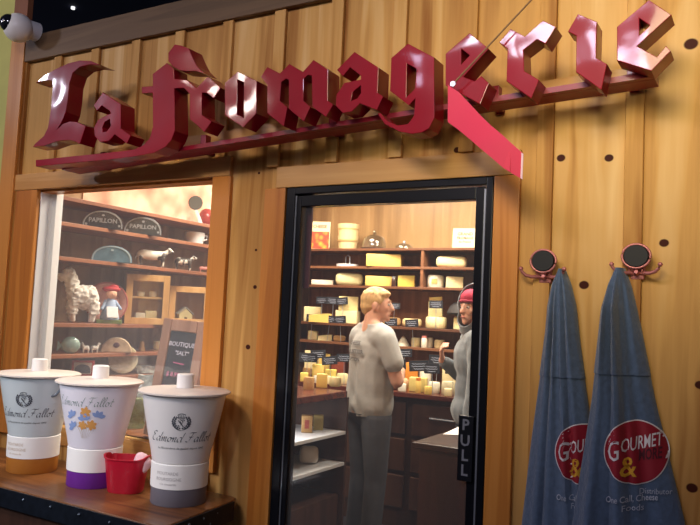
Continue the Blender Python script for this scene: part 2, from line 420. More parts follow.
# left display case: red-brown top, white lit shelves open to the aisle
cs = thing('display_case', 'display case with red-brown top and white shelves left inside the door', 'display case')
CX = -2.22
bm = BM(); box2(bm, (-2.85, .5, 1.0), (CX, 1.46, 1.04), bev=.004); obj('top', bm, MATS['red_brown_top'], cs)
wsh = mat('white_laminate', 'c9cbd0', .35)
for z in (.80, .615):
    bm = BM(); box2(bm, (-2.85, .5, z - .02), (CX, 1.46, z), bev=.002); obj('shelf', bm, wsh, cs)
bm = BM(); box2(bm, (-2.87, .5, 0), (-2.85, 1.46, 1.0)); box2(bm, (-2.85, .48, 0), (CX, .5, 1.0)); box2(bm, (-2.85, 1.46, 0), (CX, 1.48, 1.0)); obj('side_panel', bm, drk, cs)
bm = BM(); box2(bm, (-2.85, .5, 0), (CX - .03, 1.46, .42)); obj('plinth', bm, drk, cs)
# right counter with dark body
rc = thing('service_counter', 'dark reddish counter inside the door beside the hooded person', 'counter')
bm = BM(); box2(bm, (-1.50, .95, .0), (-.7, 1.72, .86)); obj('carcass', bm, wood('dark_red_wood', '26120f', '331916', '40201b', 'z', rough=.4), rc)
bm = BM(); box2(bm, (-1.53, .92, .86), (-.7, 1.75, .89), bev=.004); obj('worktop', bm, MATS['dark_red_wood'], rc)
bm = BM(); pts = [onZ(*p, .891) for p in ((443, 434.5), (464, 424.5), (482, 425), (482, 436))]
prism(bm, [(p.x, p.y) for p in pts], .8905, .893); tag(obj('paper_sheet', bm, mat('paper', 'eceae6', .6)), 'bright white sheet on the dark counter beside the door pull', 'paper')

# upper bright poster on the left wall
bm = BM(); box2(bm, (-3.619, .55, 2.12), (-3.612, 2.9, 2.75))
pm = mat('poster_print', 'f0dcc0', .5)
nt = pm.node_tree; tcn = nt.nodes.new('ShaderNodeTexCoord'); vn = nt.nodes.new('ShaderNodeTexNoise'); vn.inputs['Scale'].default_value = 4; rampn = nt.nodes.new('ShaderNodeValToRGB')
rampn.color_ramp.elements[0].color = (*hexc('e6cdb0'), 1); rampn.color_ramp.elements[1].color = (*hexc('b5583f'), 1); rampn.color_ramp.elements[0].position = .45; rampn.color_ramp.elements[1].position = .7
el = rampn.color_ramp.elements.new(.55); el.color = (*hexc('dba687'), 1)
nt.links.new(tcn.outputs['Object'], vn.inputs['Vector']); nt.links.new(vn.outputs['Color'], rampn.inputs[0]); nt.links.new(rampn.outputs[0], nt.nodes['Principled BSDF'].inputs['Base Color'])
tag(obj('poster', bm, pm), 'pale cream and pink poster high in the window above the shelves', 'poster')
p = solve(195, 2.17, onX, -3.52)
rs = thing('award_rosette', 'round dark disc with white tail in front of the bright poster', 'rosette', (p.x, p.y, 2.09), .9)
bm = BM(); bmesh.ops.create_cone(bm, cap_ends=True, segments=24, radius1=.05, radius2=.05, depth=.02, matrix=M4((0, 0, .15), (PI / 2, 0, 0))); obj('disc', bm, mat('dark_olive', '4a463a', .5), rs, bev=.003)
bm = BM(); prism(bm, [(-.01, .11), (.012, .11), (.05, .03), (.06, -.0), (.03, -.0), (.02, .04)], -.004, .004, M4((0, 0, 0), (PI / 2, 0, 0))); obj('ribbon_tail', bm, white, rs)
p = solve(207, 2.17, onX, -3.5)
bm = BM(); ball(bm, (0, 0, .07), (.06, .06, .07)); o = obj('round_jar', bm, mat('red_glaze', '9c3a34', .25), smooth=60); o.location = (p.x, p.y, 2.075); tag(o, 'rounded red pot on the top window shelf beside the casing', 'pot')

# ================================================================== SIGN
signred = mat('sign_enamel', '8e0320', .4, var=.06, scale=6, bump=.0, coat=.55)
signred.node_tree.nodes['Principled BSDF'].inputs['Specular IOR Level'].default_value = .15
nt = signred.node_tree       # slight oil-canning of the sheet metal
tcn = nt.nodes.new('ShaderNodeTexCoord'); nz = nt.nodes.new('ShaderNodeTexNoise'); nz.inputs['Scale'].default_value = 4.5; nz.inputs['Detail'].default_value = 1
bp = nt.nodes.new('ShaderNodeBump'); bp.inputs['Strength'].default_value = .25; bp.inputs['Distance'].default_value = .05
nt.links.new(tcn.outputs['Object'], nz.inputs['Vector']); nt.links.new(nz.outputs['Fac'], bp.inputs['Height']); nt.links.new(bp.outputs[0], nt.nodes['Principled BSDF'].inputs['Normal'])
nt.links.new(bp.outputs[0], nt.nodes['Principled BSDF'].inputs['Coat Normal'])
railred = mat('rail_enamel', '8a0a26', .4, coat=.2)
sign = thing('shop_sign', 'maroon three-dimensional blackletter sign reading La fromagerie above the window and door', 'shop sign', (0, 0, 0))
L = {}
L['L'] = [[(36, 83), (45, 75), (56, 69), (68, 63.5), (80, 60.5), (91, 61), (102, 65.5), (90, 64.5), (80, 67), (73, 73), (69.5, 84), (68, 100), (66, 112), (62, 122), (57, 130), (63, 124), (70, 121.4), (77, 122), (86, 126), (80, 144), (74, 141), (68, 140), (58, 141), (44, 146), (33, 147), (35, 144), (44, 136), (48, 128), (51, 110), (53, 86), (52.5, 80.5), (46, 80.5), (40, 81.5)]]
L['a'] = [[(103, 92.5), (121, 104), (121, 128.5), (131, 135.5), (127, 143.5), (115, 134.5), (109, 141), (100, 142), (95, 136), (94, 128), (98, 120), (107, 115), (111, 113.5), (110, 111), (102, 105.5), (97, 111), (94, 105.5)],
          [(110, 119), (105, 122), (102.5, 127), (103, 132), (107, 131.5), (111, 126)]]
L['f'] = [[(167, 63), (174, 69), (174.5, 79), (187, 80), (197, 88), (208, 76.5), (221, 88), (213.5, 98.5), (207, 93), (202, 93), (202, 115), (212, 121.5), (204.5, 132), (190, 119), (190, 94), (184, 88), (174.5, 88.5), (175, 131), (171.5, 140), (165.5, 147), (154, 153), (134, 156.5), (110, 159.5), (36, 166.5), (36, 160), (110, 152.5), (134, 149.5), (144, 145), (150, 138), (153, 127), (153, 93), (142, 93.5), (142, 87), (153, 86), (153, 74)]]
L['fcap'] = [[(175, 44.5), (181, 45.5), (189, 48.5), (192.5, 57), (197, 66), (204.5, 73.5), (196, 71), (187, 71), (180, 70.5), (173, 66.5), (168.5, 61), (168.5, 53)]]
L['o'] = [[(238, 71.5), (257, 81), (256.5, 113.5), (243.5, 127.5), (225, 115.5), (225, 83)], [(237.7, 79.5), (237.2, 114.5), (244, 118), (244, 82.5)]]
L['m'] = [[(261, 77), (267.5, 67), (280, 73.5), (289.5, 64), (303, 72), (313.7, 60), (328.4, 70), (328, 101), (333.5, 104.5), (326, 117), (312.6, 107), (312, 76), (308, 75), (304, 79), (303.5, 101), (310.5, 107), (304, 121.5), (289, 109), (289, 80), (286, 79), (281.5, 82), (280, 101), (287.5, 107.5), (284, 126.5), (267.5, 113.5), (267.5, 85)]]
L['a2'] = [[(354.6, 52), (378.7, 67.7), (377.8, 93), (383.3, 96.5), (377, 110), (360, 103.6), (352, 111.5), (343, 113), (336, 106), (336.5, 95), (344.5, 83), (361, 79.5), (361, 76), (350.4, 67.5), (343, 76.5), (337, 70)], [(361, 85.5), (353, 92), (351, 101), (357.5, 98.5), (361, 93)]]
L['g'] = [[(408, 43.6), (434.3, 57.5), (434.5, 118), (429, 128.5), (422, 132.5), (412, 134), (399.7, 131.7), (385, 124.3), (377.7, 114), (380.5, 113), (388, 121.5), (398, 125.5), (408, 124), (414, 116), (415.5, 98.5), (409, 105.5), (390.2, 91), (391.3, 58.3)], [(407, 63.5), (406.6, 97), (415, 89), (416.7, 69)]]
L['e'] = [[(469.8, 33), (488.7, 48.8), (463.5, 77), (475, 81.3), (481.4, 76), (489, 83.5), (480.3, 104.3), (445.7, 85.5), (445.7, 54)], [(461.4, 48.8), (461.4, 64.5), (469.8, 55.5)]]
L['r2'] = [[(510.7, 29), (525, 36.5), (543.2, 20.5), (556, 27), (545.5, 43.8), (537, 39.5), (523.5, 50), (524.3, 71), (539, 80), (531.5, 98.5), (506.5, 81.3), (507.6, 49), (499.2, 42.5)]]
L['i'] = [[(578, 14), (597, 22), (596, 58), (607, 64), (601.5, 90), (576, 72), (576.5, 36), (568, 31.6)]]
L['e2'] = [[(649, 0), (671.6, 15), (637, 46.4), (657, 57), (666, 46), (671, 51), (651.5, 71), (617, 60.5), (617, 27)], [(639.4, 18.4), (639.4, 35.6), (650, 25.6)]]
YF, DP = -.25, .078
MX = Matrix(((1, 0, 0, 0), (0, 0, -1, 0), (0, 1, 0, 0), (0, 0, 0, 1)))    # local xy -> world xz, local z -> -y
for k, loops in L.items():
    yf = YF - (.02 if k == 'fcap' else 0)
    lp = [[(onY(x, y, yf).x, onY(x, y, yf).z) for x, y in l] for l in loops]
    bm = curve_mesh(lp, DP / 2, .0018)
    bmesh.ops.transform(bm, matrix=Matrix.Translation((0, yf + DP / 2, 0)) @ MX, verts=bm.verts)
    o = obj('letter', bm, signred, sign)
    for p in o.data.polygons: p.use_smooth = False
# rail carrying the letters, and its brackets
a = onY(69, 174, -.13); b = onY(656, 84.5, -.13)
bm = BM(); d = b - a; ang = math.atan2(d.z, d.x)
box(bm, ((a.x + b.x) / 2, -.11, (a.z + b.z) / 2 + .022), (d.length, .08, .024), (0, -ang, 0)); obj('rail', bm, railred, sign, bev=.002)
bm = BM(); box(bm, ((a.x + b.x) / 2, -.161, (a.z + b.z) / 2 + .020), (d.length, .024, .018), (0, -ang, 0)); obj('rail_lip', bm, railred, sign)
for t in (.06, .3, .55, .8, .97):
    p = a + d * t
    bm = BM(); box2(bm, (p.x - .015, -.075, p.z + .022), (p.x + .015, 0, p.z + .10), bev=.002); obj('bracket', bm, railred, sign)
# wooden batten behind the letters
a2 = onY(110, 157, -.03); b2 = onY(640, 78, -.03)
bm = BM(); d = b2 - a2; box(bm, ((a2.x + b2.x) / 2, -.031, (a2.z + b2.z) / 2 + .01), (d.length, .022, .05), (0, -math.atan2(d.z, d.x), 0)); struct('trim_%d' % (tn + 1), bm, pine_h)
# pink pennant on a string
pk = mat('hot_pink_fabric', 'd80f4a', .55, var=.05, scale=5, sheen=.3)
pen = thing('pennant', 'hot pink fabric pennant hanging by a cord in front of the sign', 'pennant')
PY = -.285
T = [(447.8, 84.8), (458, 91.5), (468, 102), (479.6, 114.5), (491, 125.5), (502, 134.5), (513, 144.5), (522.6, 153)]
Bt = [(447, 121.4), (458, 129.5), (469, 138.5), (480, 148), (492, 158), (504, 168.5), (513, 174), (521.7, 179)]
def cloth_strip(T, Bt, Y, th, m, name, parent, wav=.006):
    bm = BM(); rows = []
    for s in (0, 1):
        row = []
        for i, (t, b) in enumerate(zip(T, Bt)):
            col = []
            for k in range(5):
                f = k / 4; x = t[0] + (b[0] - t[0]) * f; y = t[1] + (b[1] - t[1]) * f
                p = onY(x, y, Y); p.y += wav * math.sin(i * .9 + k * .3) + s * th; col.append(bm.verts.new(p))
            row.append(col)
        rows.append(row)
    n = len(T)
    for s in (0, 1):
        for i in range(n - 1):
            for k in range(4): bm.faces.new((rows[s][i][k], rows[s][i + 1][k], rows[s][i + 1][k + 1], rows[s][i][k + 1]))
    for i in range(n - 1):
        for k in (0, 4): bm.faces.new((rows[0][i][k], rows[0][i + 1][k], rows[1][i + 1][k], rows[1][i][k]))
    for i in (0, n - 1):
        for k in range(4): bm.faces.new((rows[0][i][k], rows[0][i][k + 1], rows[1][i][k + 1], rows[1][i][k]))
    return obj(name, bm, m, parent, smooth=50)
cloth_strip(T, Bt, PY, .0025, pk, 'cloth', pen)
cloth_strip([(505, 137.5), (510.5, 142.5)], [(503.5, 168), (510, 172)], PY - .0035, .002, mat('pink_hem', 'd81548', .5), 'hem_band', pen, 0)
cloth_strip([(521.4, 152.5), (523.3, 154)], [(520.4, 178), (522.3, 179.5)], PY - .0035, .002, mat('pale_tape', 'e9c3cf', .5), 'edge_tape', pen, 0)
g = onY(453, 84, PY - .003)
bm = BM(); bmesh.ops.create_cone(bm, cap_ends=True, segments=20, radius1=.009, radius2=.009, depth=.006, matrix=M4(g, (PI / 2, 0, 0))); obj('grommet', bm, alu, pen, smooth=40)
bm = BM(); e = onY(548, -18, PY - .003); tube(bm, [g, (g + e) / 2, e], .0028, 6); obj('cord', bm, mat('brown_cord', '8a6a4a', .8), pen)

# security camera on the corner post
c = onY(22, 27, -.13)
sc = thing('security_camera', 'white dome security camera with dark lens at the top left corner', 'security camera', (c.x - .03, 0, c.z))
bm = BM(); bmesh.ops.create_cone(bm, cap_ends=True, segments=24, radius1=.05, radius2=.045, depth=.08, matrix=M4((0.015, -.075, .01), (PI / 2, 0, 0))); obj('mount', bm, white, sc, smooth=40)
bm = BM(); ball(bm, (0, -.13, 0), .074, 28); obj('shell', bm, mat('camera_white', 'f0eeea', .35), sc, smooth=60)
bm = BM(); ball(bm, (-.012, -.172, .010), .048, 24); ln = obj('lens_dome', bm, mat('smoked_dome', '14131c', .08, coat=.8), sc, smooth=60)
bm = BM(); ball(bm, (-.030, -.214, .014), .006, 10); ball(bm, (.002, -.2165, .010), .005, 10); ball(bm, (-.040, -.206, -.006), .005, 10); obj('led', bm, mat('led_glint', 'c9c4dd', .2), ln, smooth=60)  # pale balls stand for glints of light on the dome
# small lamp on the dark surface high above the beam
p = onZ(73, 8, 4.19)
bm = BM(); bmesh.ops.create_cone(bm, cap_ends=True, segments=16, radius1=.018, radius2=.018, depth=.02, matrix=M4(p))
tag(obj('indicator_lamp', bm, mat('white_lamp', 'ffffff', .4, emit=1.2)), 'tiny white lamp glowing in the dark above the wooden beam', 'lamp')

# ================================================================== TABLE AND POTS
TZ = .75
tw = wood('table_wood', '2f1a10', '5c361e', '87562e', 'x', rough=.3, fine=.22)
iron = mat('blue_black_iron', '1b212c', .45, .6, var=.3, scale=30)
tb = thing('rustic_table', 'rustic wooden side table with riveted dark iron edging under the mustard pots', 'table', (0, 0, 0))
fr = onZ(172, 524, TZ); br = onZ(240, 496, TZ)
XL = -3.5; yb = -.032; xb = br.x + .01
poly = [(XL, -.515), (fr.x - .03, -.515), (fr.x - .01, -.505), (fr.x, -.48), (xb + .01, yb - .05), (xb - .005, yb - .012), (xb - .035, yb), (XL, yb)]
bm = BM(); prism(bm, poly, TZ - .035, TZ); obj('tabletop', bm, tw, tb, bev=.004)
bm = BM(); prism(bm, [(XL, -.523), (fr.x - .028, -.523), (fr.x + .0, -.512), (fr.x + .009, -.482), (xb + .019, yb - .05), (xb + .012, yb - .05), (fr.x + .002, -.48), (fr.x - .03, -.516), (XL, -.516)], TZ - .075, TZ - .004); e = obj('iron_edging', bm, iron, tb)
for i in range(9):
    f = (i + .4) / 9; q = Vector((fr.x + .012 + (xb - fr.x) * f, -.482 + (yb - .05 + .482) * f, TZ - .022 - .03 * (i % 2)))
    bm = BM(); ball(bm, q, .0055, 8); obj('rivet', bm, mat('rivet_steel', '7d8796', .3, .8), e, smooth=60)
for i in range(6):
    q = Vector((fr.x - .08 - i * .16, -.524, TZ - .025)); bm = BM(); ball(bm, q, .0055, 8); obj('rivet', bm, MATS['rivet_steel'], e, smooth=60)
for x, y in ((XL + .05, -.48), (fr.x - .07, -.47), (XL + .05, yb - .05), (xb - .09, yb - .05)):
    bm = BM(); box2(bm, (x - .03, y - .03, 0), (x + .03, y + .03, TZ - .035)); obj('leg', bm, drk, tb)
bm = BM(); box2(bm, (XL + .02, -.49, TZ - .16), (fr.x - .04, -.47, TZ - .035)); obj('apron', bm, drk, tb)

GL = {  # pen strokes of a round hand
 'E': [[(.5, .95), (.35, 1.05), (.12, .95), (.12, .78), (.3, .62), (.05, .5), (-.02, .25), (.12, .02), (.35, .02), (.55, .2)]], 'F': [[(.1, .9), (.3, 1.0), (.75, .98), (.95, 1.08)], [(.55, .98), (.42, .6), (.3, .2), (.12, .0), (-.05, .08)], [(.2, .55), (.45, .5), (.62, .56)]],
 'd': [[(.42, .42), (.25, .5), (.05, .3), (.06, .05), (.2, .0), (.38, .2), (.5, .5), (.62, 1.0)], [(.48, .45), (.42, .1), (.5, .0), (.65, .12)]],
 'm': [[(0, .3), (.12, .48), (.1, .0)], [(.1, .2), (.28, .48), (.36, .42), (.3, .0)], [(.3, .2), (.48, .48), (.57, .42), (.52, .1), (.6, .0), (.75, .12)]],
 'o': [[(.3, .46), (.12, .42), (.04, .18), (.16, .0), (.34, .1), (.38, .34), (.28, .46), (.42, .4), (.55, .42)]],
 'n': [[(0, .3), (.12, .48), (.1, .0)], [(.1, .2), (.28, .48), (.38, .42), (.32, .1), (.4, .0), (.55, .12)]],
 'a': [[(.42, .42), (.25, .5), (.06, .3), (.06, .06), (.2, .0), (.36, .2), (.44, .46)], [(.44, .46), (.38, .1), (.46, .0), (.6, .12)]],
 'l': [[(.0, .12), (.2, .5), (.34, .95), (.22, 1.02), (.12, .7), (.08, .15), (.18, .0), (.34, .12)]], 'e': [[(.05, .2), (.25, .28), (.3, .44), (.16, .48), (.04, .25), (.12, .0), (.28, .02), (.42, .15)]],
 't': [[(.28, .85), (.14, .2), (.2, .0), (.36, .12)], [(.04, .5), (.24, .55), (.4, .52)]]}
GW = {'E': .62, 'F': .82, 'd': .62, 'm': .74, 'o': .5, 'n': .54, 'a': .58, 'l': .3, 'e': .4, 't': .38, ' ': .35}
def script(bm, s, size, fn, w=.045, shear=.28):
    tot = sum(GW[c] for c in s); x0 = -tot / 2
    for c in s:
        for st in GL.get(c, []):
            nib(bm, [((x0 + x + shear * y) * size, (y - .4) * size) for x, y in st], fn, w * size, .65)
        x0 += GW[c]
    return bm
def pot(name, label, body_m, base_m, loc, face, kind):
    t = thing(name, label, 'mustard pot', loc, 0, 'mustard pots on the rustic table')
    prof = [(.104, .0), (.106, .003), (.106, .064), (.1045, .066)]
    bm = BM(); lathe(bm, prof, seg=64); obj('base_band', bm, base_m, t, smooth=35)
    bm = BM(); lathe(bm, [(.1055, .0655), (.109, .066), (.1105, .155), (.1075, .158)], seg=64); obj('paper_band', bm, mat('band_white', 'f6f4f0', .55), t, smooth=35)
    bprof = [(.104, .158), (.109, .162), (.116, .20), (.128, .25), (.141, .31), (.153, .37), (.159, .405), (.160, .414), (.153, .416)]
    bm = BM(); lathe(bm, bprof, seg=64); obj('pot_body', bm, body_m, t, smooth=35)
    bm = BM(); lathe(bm, [(.168, .4165), (.1775, .419), (.178, .425), (.170, .429), (.06, .436), (.001, .437)], seg=64); lid = obj('lid', bm, mat('lid_white', 'eadfd6' if kind else 'e2d9d2', .35), t, smooth=35)
    bm = BM(); lathe(bm, [(.0335, .432), (.034, .434), (.033, .486), (.029, .4895), (.001, .490)], seg=32); obj('lid_knob', bm, mat('knob_white', 'f1efee', .4), lid, smooth=35)
    def rad(z):
        for (r0, z0), (r1, z1) in zip(bprof, bprof[1:]):
            if z0 <= z <= z1: return r0 + (r1 - r0) * (z - z0) / (z1 - z0)
        return .11
    def fn(zc, xo=0.0, off=.0012, rf=None):
        def f(x, y):
            r = (rf if rf else rad(zc + y)) + off; a = face + (x + xo) / r
            return (r * math.cos(a), r * math.sin(a), zc + y)
        return f
    ink = mat('ink_grey', '4c4f58', .5)
    if kind == 1:
        bm = BM(); script(bm, 'Edmond Fallot', .036, fn(.350, -.012), .045); obj('lettering', bm, mat('ink_green', '6f8a84', .5), t)
        bm = BM(); bo = BM(); bb = BM(); bs = BM()
        def petal(b, cx, cy, a, l, w):
            P = [(0, 0), (.35, w), (.75, w * .9), (1, .0), (.75, -w * .9), (.35, -w)]
            flat(b, [(cx + l * (u * math.cos(a) - v * math.sin(a)), cy + l * (u * math.sin(a) + v * math.cos(a))) for u, v in P], fn(.28, 0, .0014))
        for cx, cy, s in ((.005, .032, .024), (-.008, -.022, .02), (.028, -.02, .023)):
            for k in range(6): petal(bo, cx, cy, k * PI / 3 + .3, s, .3)
        for cx, cy, a0 in ((-.055, .01, 1.0), (-.05, -.035, 1.2), (.0, .0, .6), (.055, .012, .2)):
            for k in range(4): petal(bb, cx, cy, a0 + k * .75, .03, .25)
        for k in range(7): nib(bs, [((-.012 + k * .004), -.075), (-.02 + k * .009, -.045), (-.045 + k * .017, -.01)], fn(.28, 0, .0013), .0008)
        obj('orange_flower', bo, mat('flower_orange', 'e0a45c', .5), t); obj('blue_flower', bb, mat('flower_blue', '8fa6d8', .5), t); obj('stem', bs, mat('stem_tan', 'b9a98c', .5), t); bm.free()
    else:
        bm = BM(); script(bm, 'Edmond Fallot', .0355, fn(.262), .06)
        text_bm(bm, 'La Moutarderie de qualité depuis 1840', .0115, fn(.222), shear=.3, cuts=1); obj('lettering', bm, ink, t)
        bm = BM(); f = fn(.318)
        for s in (-1, 1):
            for k in range(7):
                a = .35 + k * .32; cx, cy = s * .027 * math.sin(a), -.026 * math.cos(a)
                flat(bm, [(cx, cy), (cx + s * .011, cy + .004), (cx + s * .005, cy + .012)], f); flat(bm, [(cx, cy), (cx - s * .008, cy + .006), (cx - s * .001, cy + .011)], f)
            nib(bm, [(0, -.027), (s * .02, -.019), (s * .027, 0), (s * .02, .016)], f, .0012)
            nib(bm, [(s * -.008, -.012), (s * .01, .01), (s * .004, .015), (s * -.004, .008), (s * .006, -.01), (s * .012, -.006)], f, .0017)
        for x in (-.01, -.005, 0, .005, .01): nib(bm, [(x, .022), (x * 1.4, .033)], f, .0014)
        nib(bm, [(-.013, .021), (.013, .021)], f, .0015, 1.57); nib(bm, [(-.014, .034), (0, .037), (.014, .034)], f, .0012, 1.57)
        obj('crest', bm, ink, t)
        bm = BM(); g = fn(.125, -.045, .0012, .1095); text_bm(bm, 'MOUTARDE', .0165, g, cuts=1)
        g2 = fn(.104, -.04, .0012, .1095); text_bm(bm, 'BOURGOGNE', .0165, g2, cuts=1); g3 = fn(.086, -.04, .0012, .1095); text_bm(bm, 'à la moutarde', .012, g3, cuts=1)
        obj('band_lettering', bm, mat('pale_ink' + str(kind), 'b5b0ae' if kind == 2 else 'c9b49a', .5), t)
    if kind == 0:
        a = face + .95; bm = BM()
        pts = [((rad(z) + o) * math.cos(a + d), (rad(z) + o) * math.sin(a + d), z) for z, o, d in ((.392, .0, 0), (.388, .014, .02), (.37, .02, -.02), (.345, .014, -.1), (.338, -.002, -.16))]
        tube(bm, pts, .006, 10); obj('handle', bm, mat('handle_grey', '7d8893', .3), t, smooth=60)
    return t
potw = mat('pot_porcelain', 'f3f0ee', .28, coat=.3)
potg = mat('pot_pale_blue', 'd3dde0', .28, coat=.3)
def toward(p, off=0.0): return math.atan2(CAM.y - p[1], CAM.x - p[0]) + off
p3 = (-1.985, -.228, TZ + .0003); p2 = (-2.44, -.25, TZ + .0003); p1 = (-2.835, -.25, TZ + .0003)
pot('mustard_pot', 'white mustard pot with grey base band and grey crest, rightmost on the table', potw, mat('band_grey', '6f6b74', .5), p3, toward(p3, -.04), 2)
pot('mustard_pot', 'white mustard pot with purple base band and blue and orange flowers', mat('pot_lilac_white', 'e9e6f0', .28, coat=.3), mat('band_purple', '6a2390', .45), p2, toward(p2, -.38), 1)
pot('mustard_pot', 'pale blue-grey mustard pot with orange base band at the left edge', potg, mat('band_orange', 'b26f28', .45), p1, toward(p1, -.38), 0)

# red tub
q = onZ(122.5, 491.5, TZ)
tub = thing('red_tub', 'red oval tub between the purple-banded and grey-banded pots', 'tub', (q.x + .005, q.y + .01, TZ + .0003), math.radians(25))
bm = BM(); segs = 40
def tubring(rx, ry, z, s=1.0):
    out = []
    for i in range(segs):
        a = 2 * PI * i / segs; e = .75
        out.append(bm.verts.new((rx * math.copysign(abs(math.cos(a)) ** e, math.cos(a)), ry * math.copysign(abs(math.sin(a)) ** e, math.sin(a)), z + .012 * s * abs(math.cos(a)) ** 6)))
    return out
rr = [tubring(.066, .05, 0, 0), tubring(.07, .052, .004, 0), tubring(.088, .064, .13), tubring(.092, .068, .132), tubring(.092, .068, .136), tubring(.085, .061, .136), tubring(.067, .047, .006, 0)]
for a, b in zip(rr, rr[1:]):
    for i in range(segs): bm.faces.new((a[i], a[(i + 1) % segs], b[(i + 1) % segs], b[i]))
bm.faces.new(list(reversed(rr[0]))); bm.faces.new(rr[-1])
obj('tub_body', bm, mat('tub_red', 'b5142e', .35, var=.05), tub, smooth=35)
bm = BM(); ball(bm, (.06, .0, .115), (.035, .034, .04), 20)
for v in bm.verts: v.co += Vector(noise.noise_vector(v.co * 40)) * .008
o = obj('crumpled_tissue', bm, mat('tissue_pink', 'e6bcc4', .7), smooth=60); o.parent = None; o.matrix_world = tub.matrix_basis.copy(); tag(o, 'crumpled pale pink tissue sticking out of the red tub', 'tissue')

# chalkboard leaning on the window
c0 = onY(187, 321, .165)
HB = math.hypot(c0.z - WZ0, .07)
cb = thing('chalkboard', 'wood-framed chalkboard sign leaning inside the window behind the grey-banded pot', 'chalkboard', (c0.x - .018, .095, WZ0 + .003))
cb.rotation_euler = (-math.atan2(.07, c0.z - WZ0), math.radians(2.5), math.radians(8))
bm = BM(); box2(bm, (-.02, .013, .2), (.02, .022, HB - .08)); obj('back_strut', bm, drk, cb)
HB -= .0; W = .122

bm = BM()
for sx in (-1, 1): box2(bm, (sx * W, -.012, 0), (sx * (W - .05), .012, HB), bev=.004)
box2(bm, (-W + .05, -.012, 0), (W - .05, .012, .055), bev=.004); box2(bm, (-W + .05, -.012, HB - .055), (W - .05, .012, HB), bev=.004)
obj('frame', bm, wood('board_frame_wood', '7d5238', '9a6b4c', 'b08061', 'z', rough=.5), cb, bev=.004)
bm = BM(); box2(bm, (-W + .045, -.004, .05), (W - .045, .008, HB - .05)); sl = obj('slate', bm, mat('slate', '17171f', .7), cb)
fw = lambda z, x0=0: (lambda x, y: (x + x0, -.0052, HB + z + y))
bm = BM(); text_bm(bm, 'BOUTIQUE', 0.029, fw(-.115, .0), shear=.1, bold=.0006); text_bm(bm, '"SALT"', 0.026, fw(-.155, .008), shear=.1, bold=.0006); obj('chalk_writing', bm, mat('chalk_white', 'cfcad6', .8), sl)
bm = BM(); text_bm(bm, '$ 8.99 /LB', 0.028, fw(-.255), shear=.1, bold=.0008); text_bm(bm, 'BAG OF 24oz', 0.022, fw(-.315, -.004), shear=.1, bold=.0008)
flat(bm, [(-.03, -.202), (.03, -.207), (.03, -.201), (-.03, -.197)], fw(0)); flat(bm, [(-.035, -.352), (.03, -.357), (.03, -.351), (-.035, -.347)], fw(0))
obj('pink_chalk_writing', bm, mat('chalk_pink', 'c95f86', .8), sl)

# ================================================================== COAT HOOKS AND HOODED TOPS
copper = mat('pink_copper', 'c9807c', .4, .5); discm = mat('disc_black', '08080c', .6)
def hook(px, py, label, arms):
    c = onY(px, py, -.05)
    t = thing('coat_hook', label, 'coat hook', (c.x, -.0, c.z), 0, 'coat hooks on the pine wall')
    bm = BM(); bmesh.ops.create_cone(bm, cap_ends=True, segments=36, radius1=.036, radius2=.033, depth=.012, matrix=M4((0, -.05, 0), (PI / 2, 0, 0), (1.06, 1, 1))); obj('oval_disc', bm, discm, t, smooth=30, bev=.001)
    bm = BM(); n = 40; tube(bm, [(.039 * 1.05 * math.cos(2 * PI * i / n), -.048, .0365 * math.sin(2 * PI * i / n)) for i in range(n + 1)], .0042, 8, cap=False); obj('disc_rim', bm, copper, t, smooth=60)
    bm = BM(); tube(bm, [(0, 0, -.01), (0, -.043, -.005)], .012, 12); box2(bm, (-.02, -.02, -.07), (.02, .0, -.02), bev=.003); tube(bm, [(0, -.012, -.045), (0, -.035, -.052), (0, -.045, -.048)], [.009, .008, .006], 8); obj('stem', bm, copper, t, smooth=50)
    for s in (-1, 1):
        bm = BM(); pts = [(0, -.012, -.052), (s * .02, -.03, -.05), (s * .038, -.042, -.052), (s * .056, -.05, -.047), (s * .067, -.055, -.036), (s * .07, -.056, -.026)]
        tube(bm, pts, [.006, .006, .006, .0055, .005, .006], 8); ball(bm, pts[-1], .0075, 10)
        tube(bm, [(s * .02, -.03, -.05), (s * .024, -.035, -.036), (s * .014, -.036, -.032), (s * .012, -.034, -.042)], .0035, 6); obj('hook_arm', bm, copper, t, smooth=60)
    return t
hook(543, 261, 'coat hook with black oval disc nearer the door', 1)
hook(636, 256, 'coat hook with black oval disc farther from the door, at right', 1)

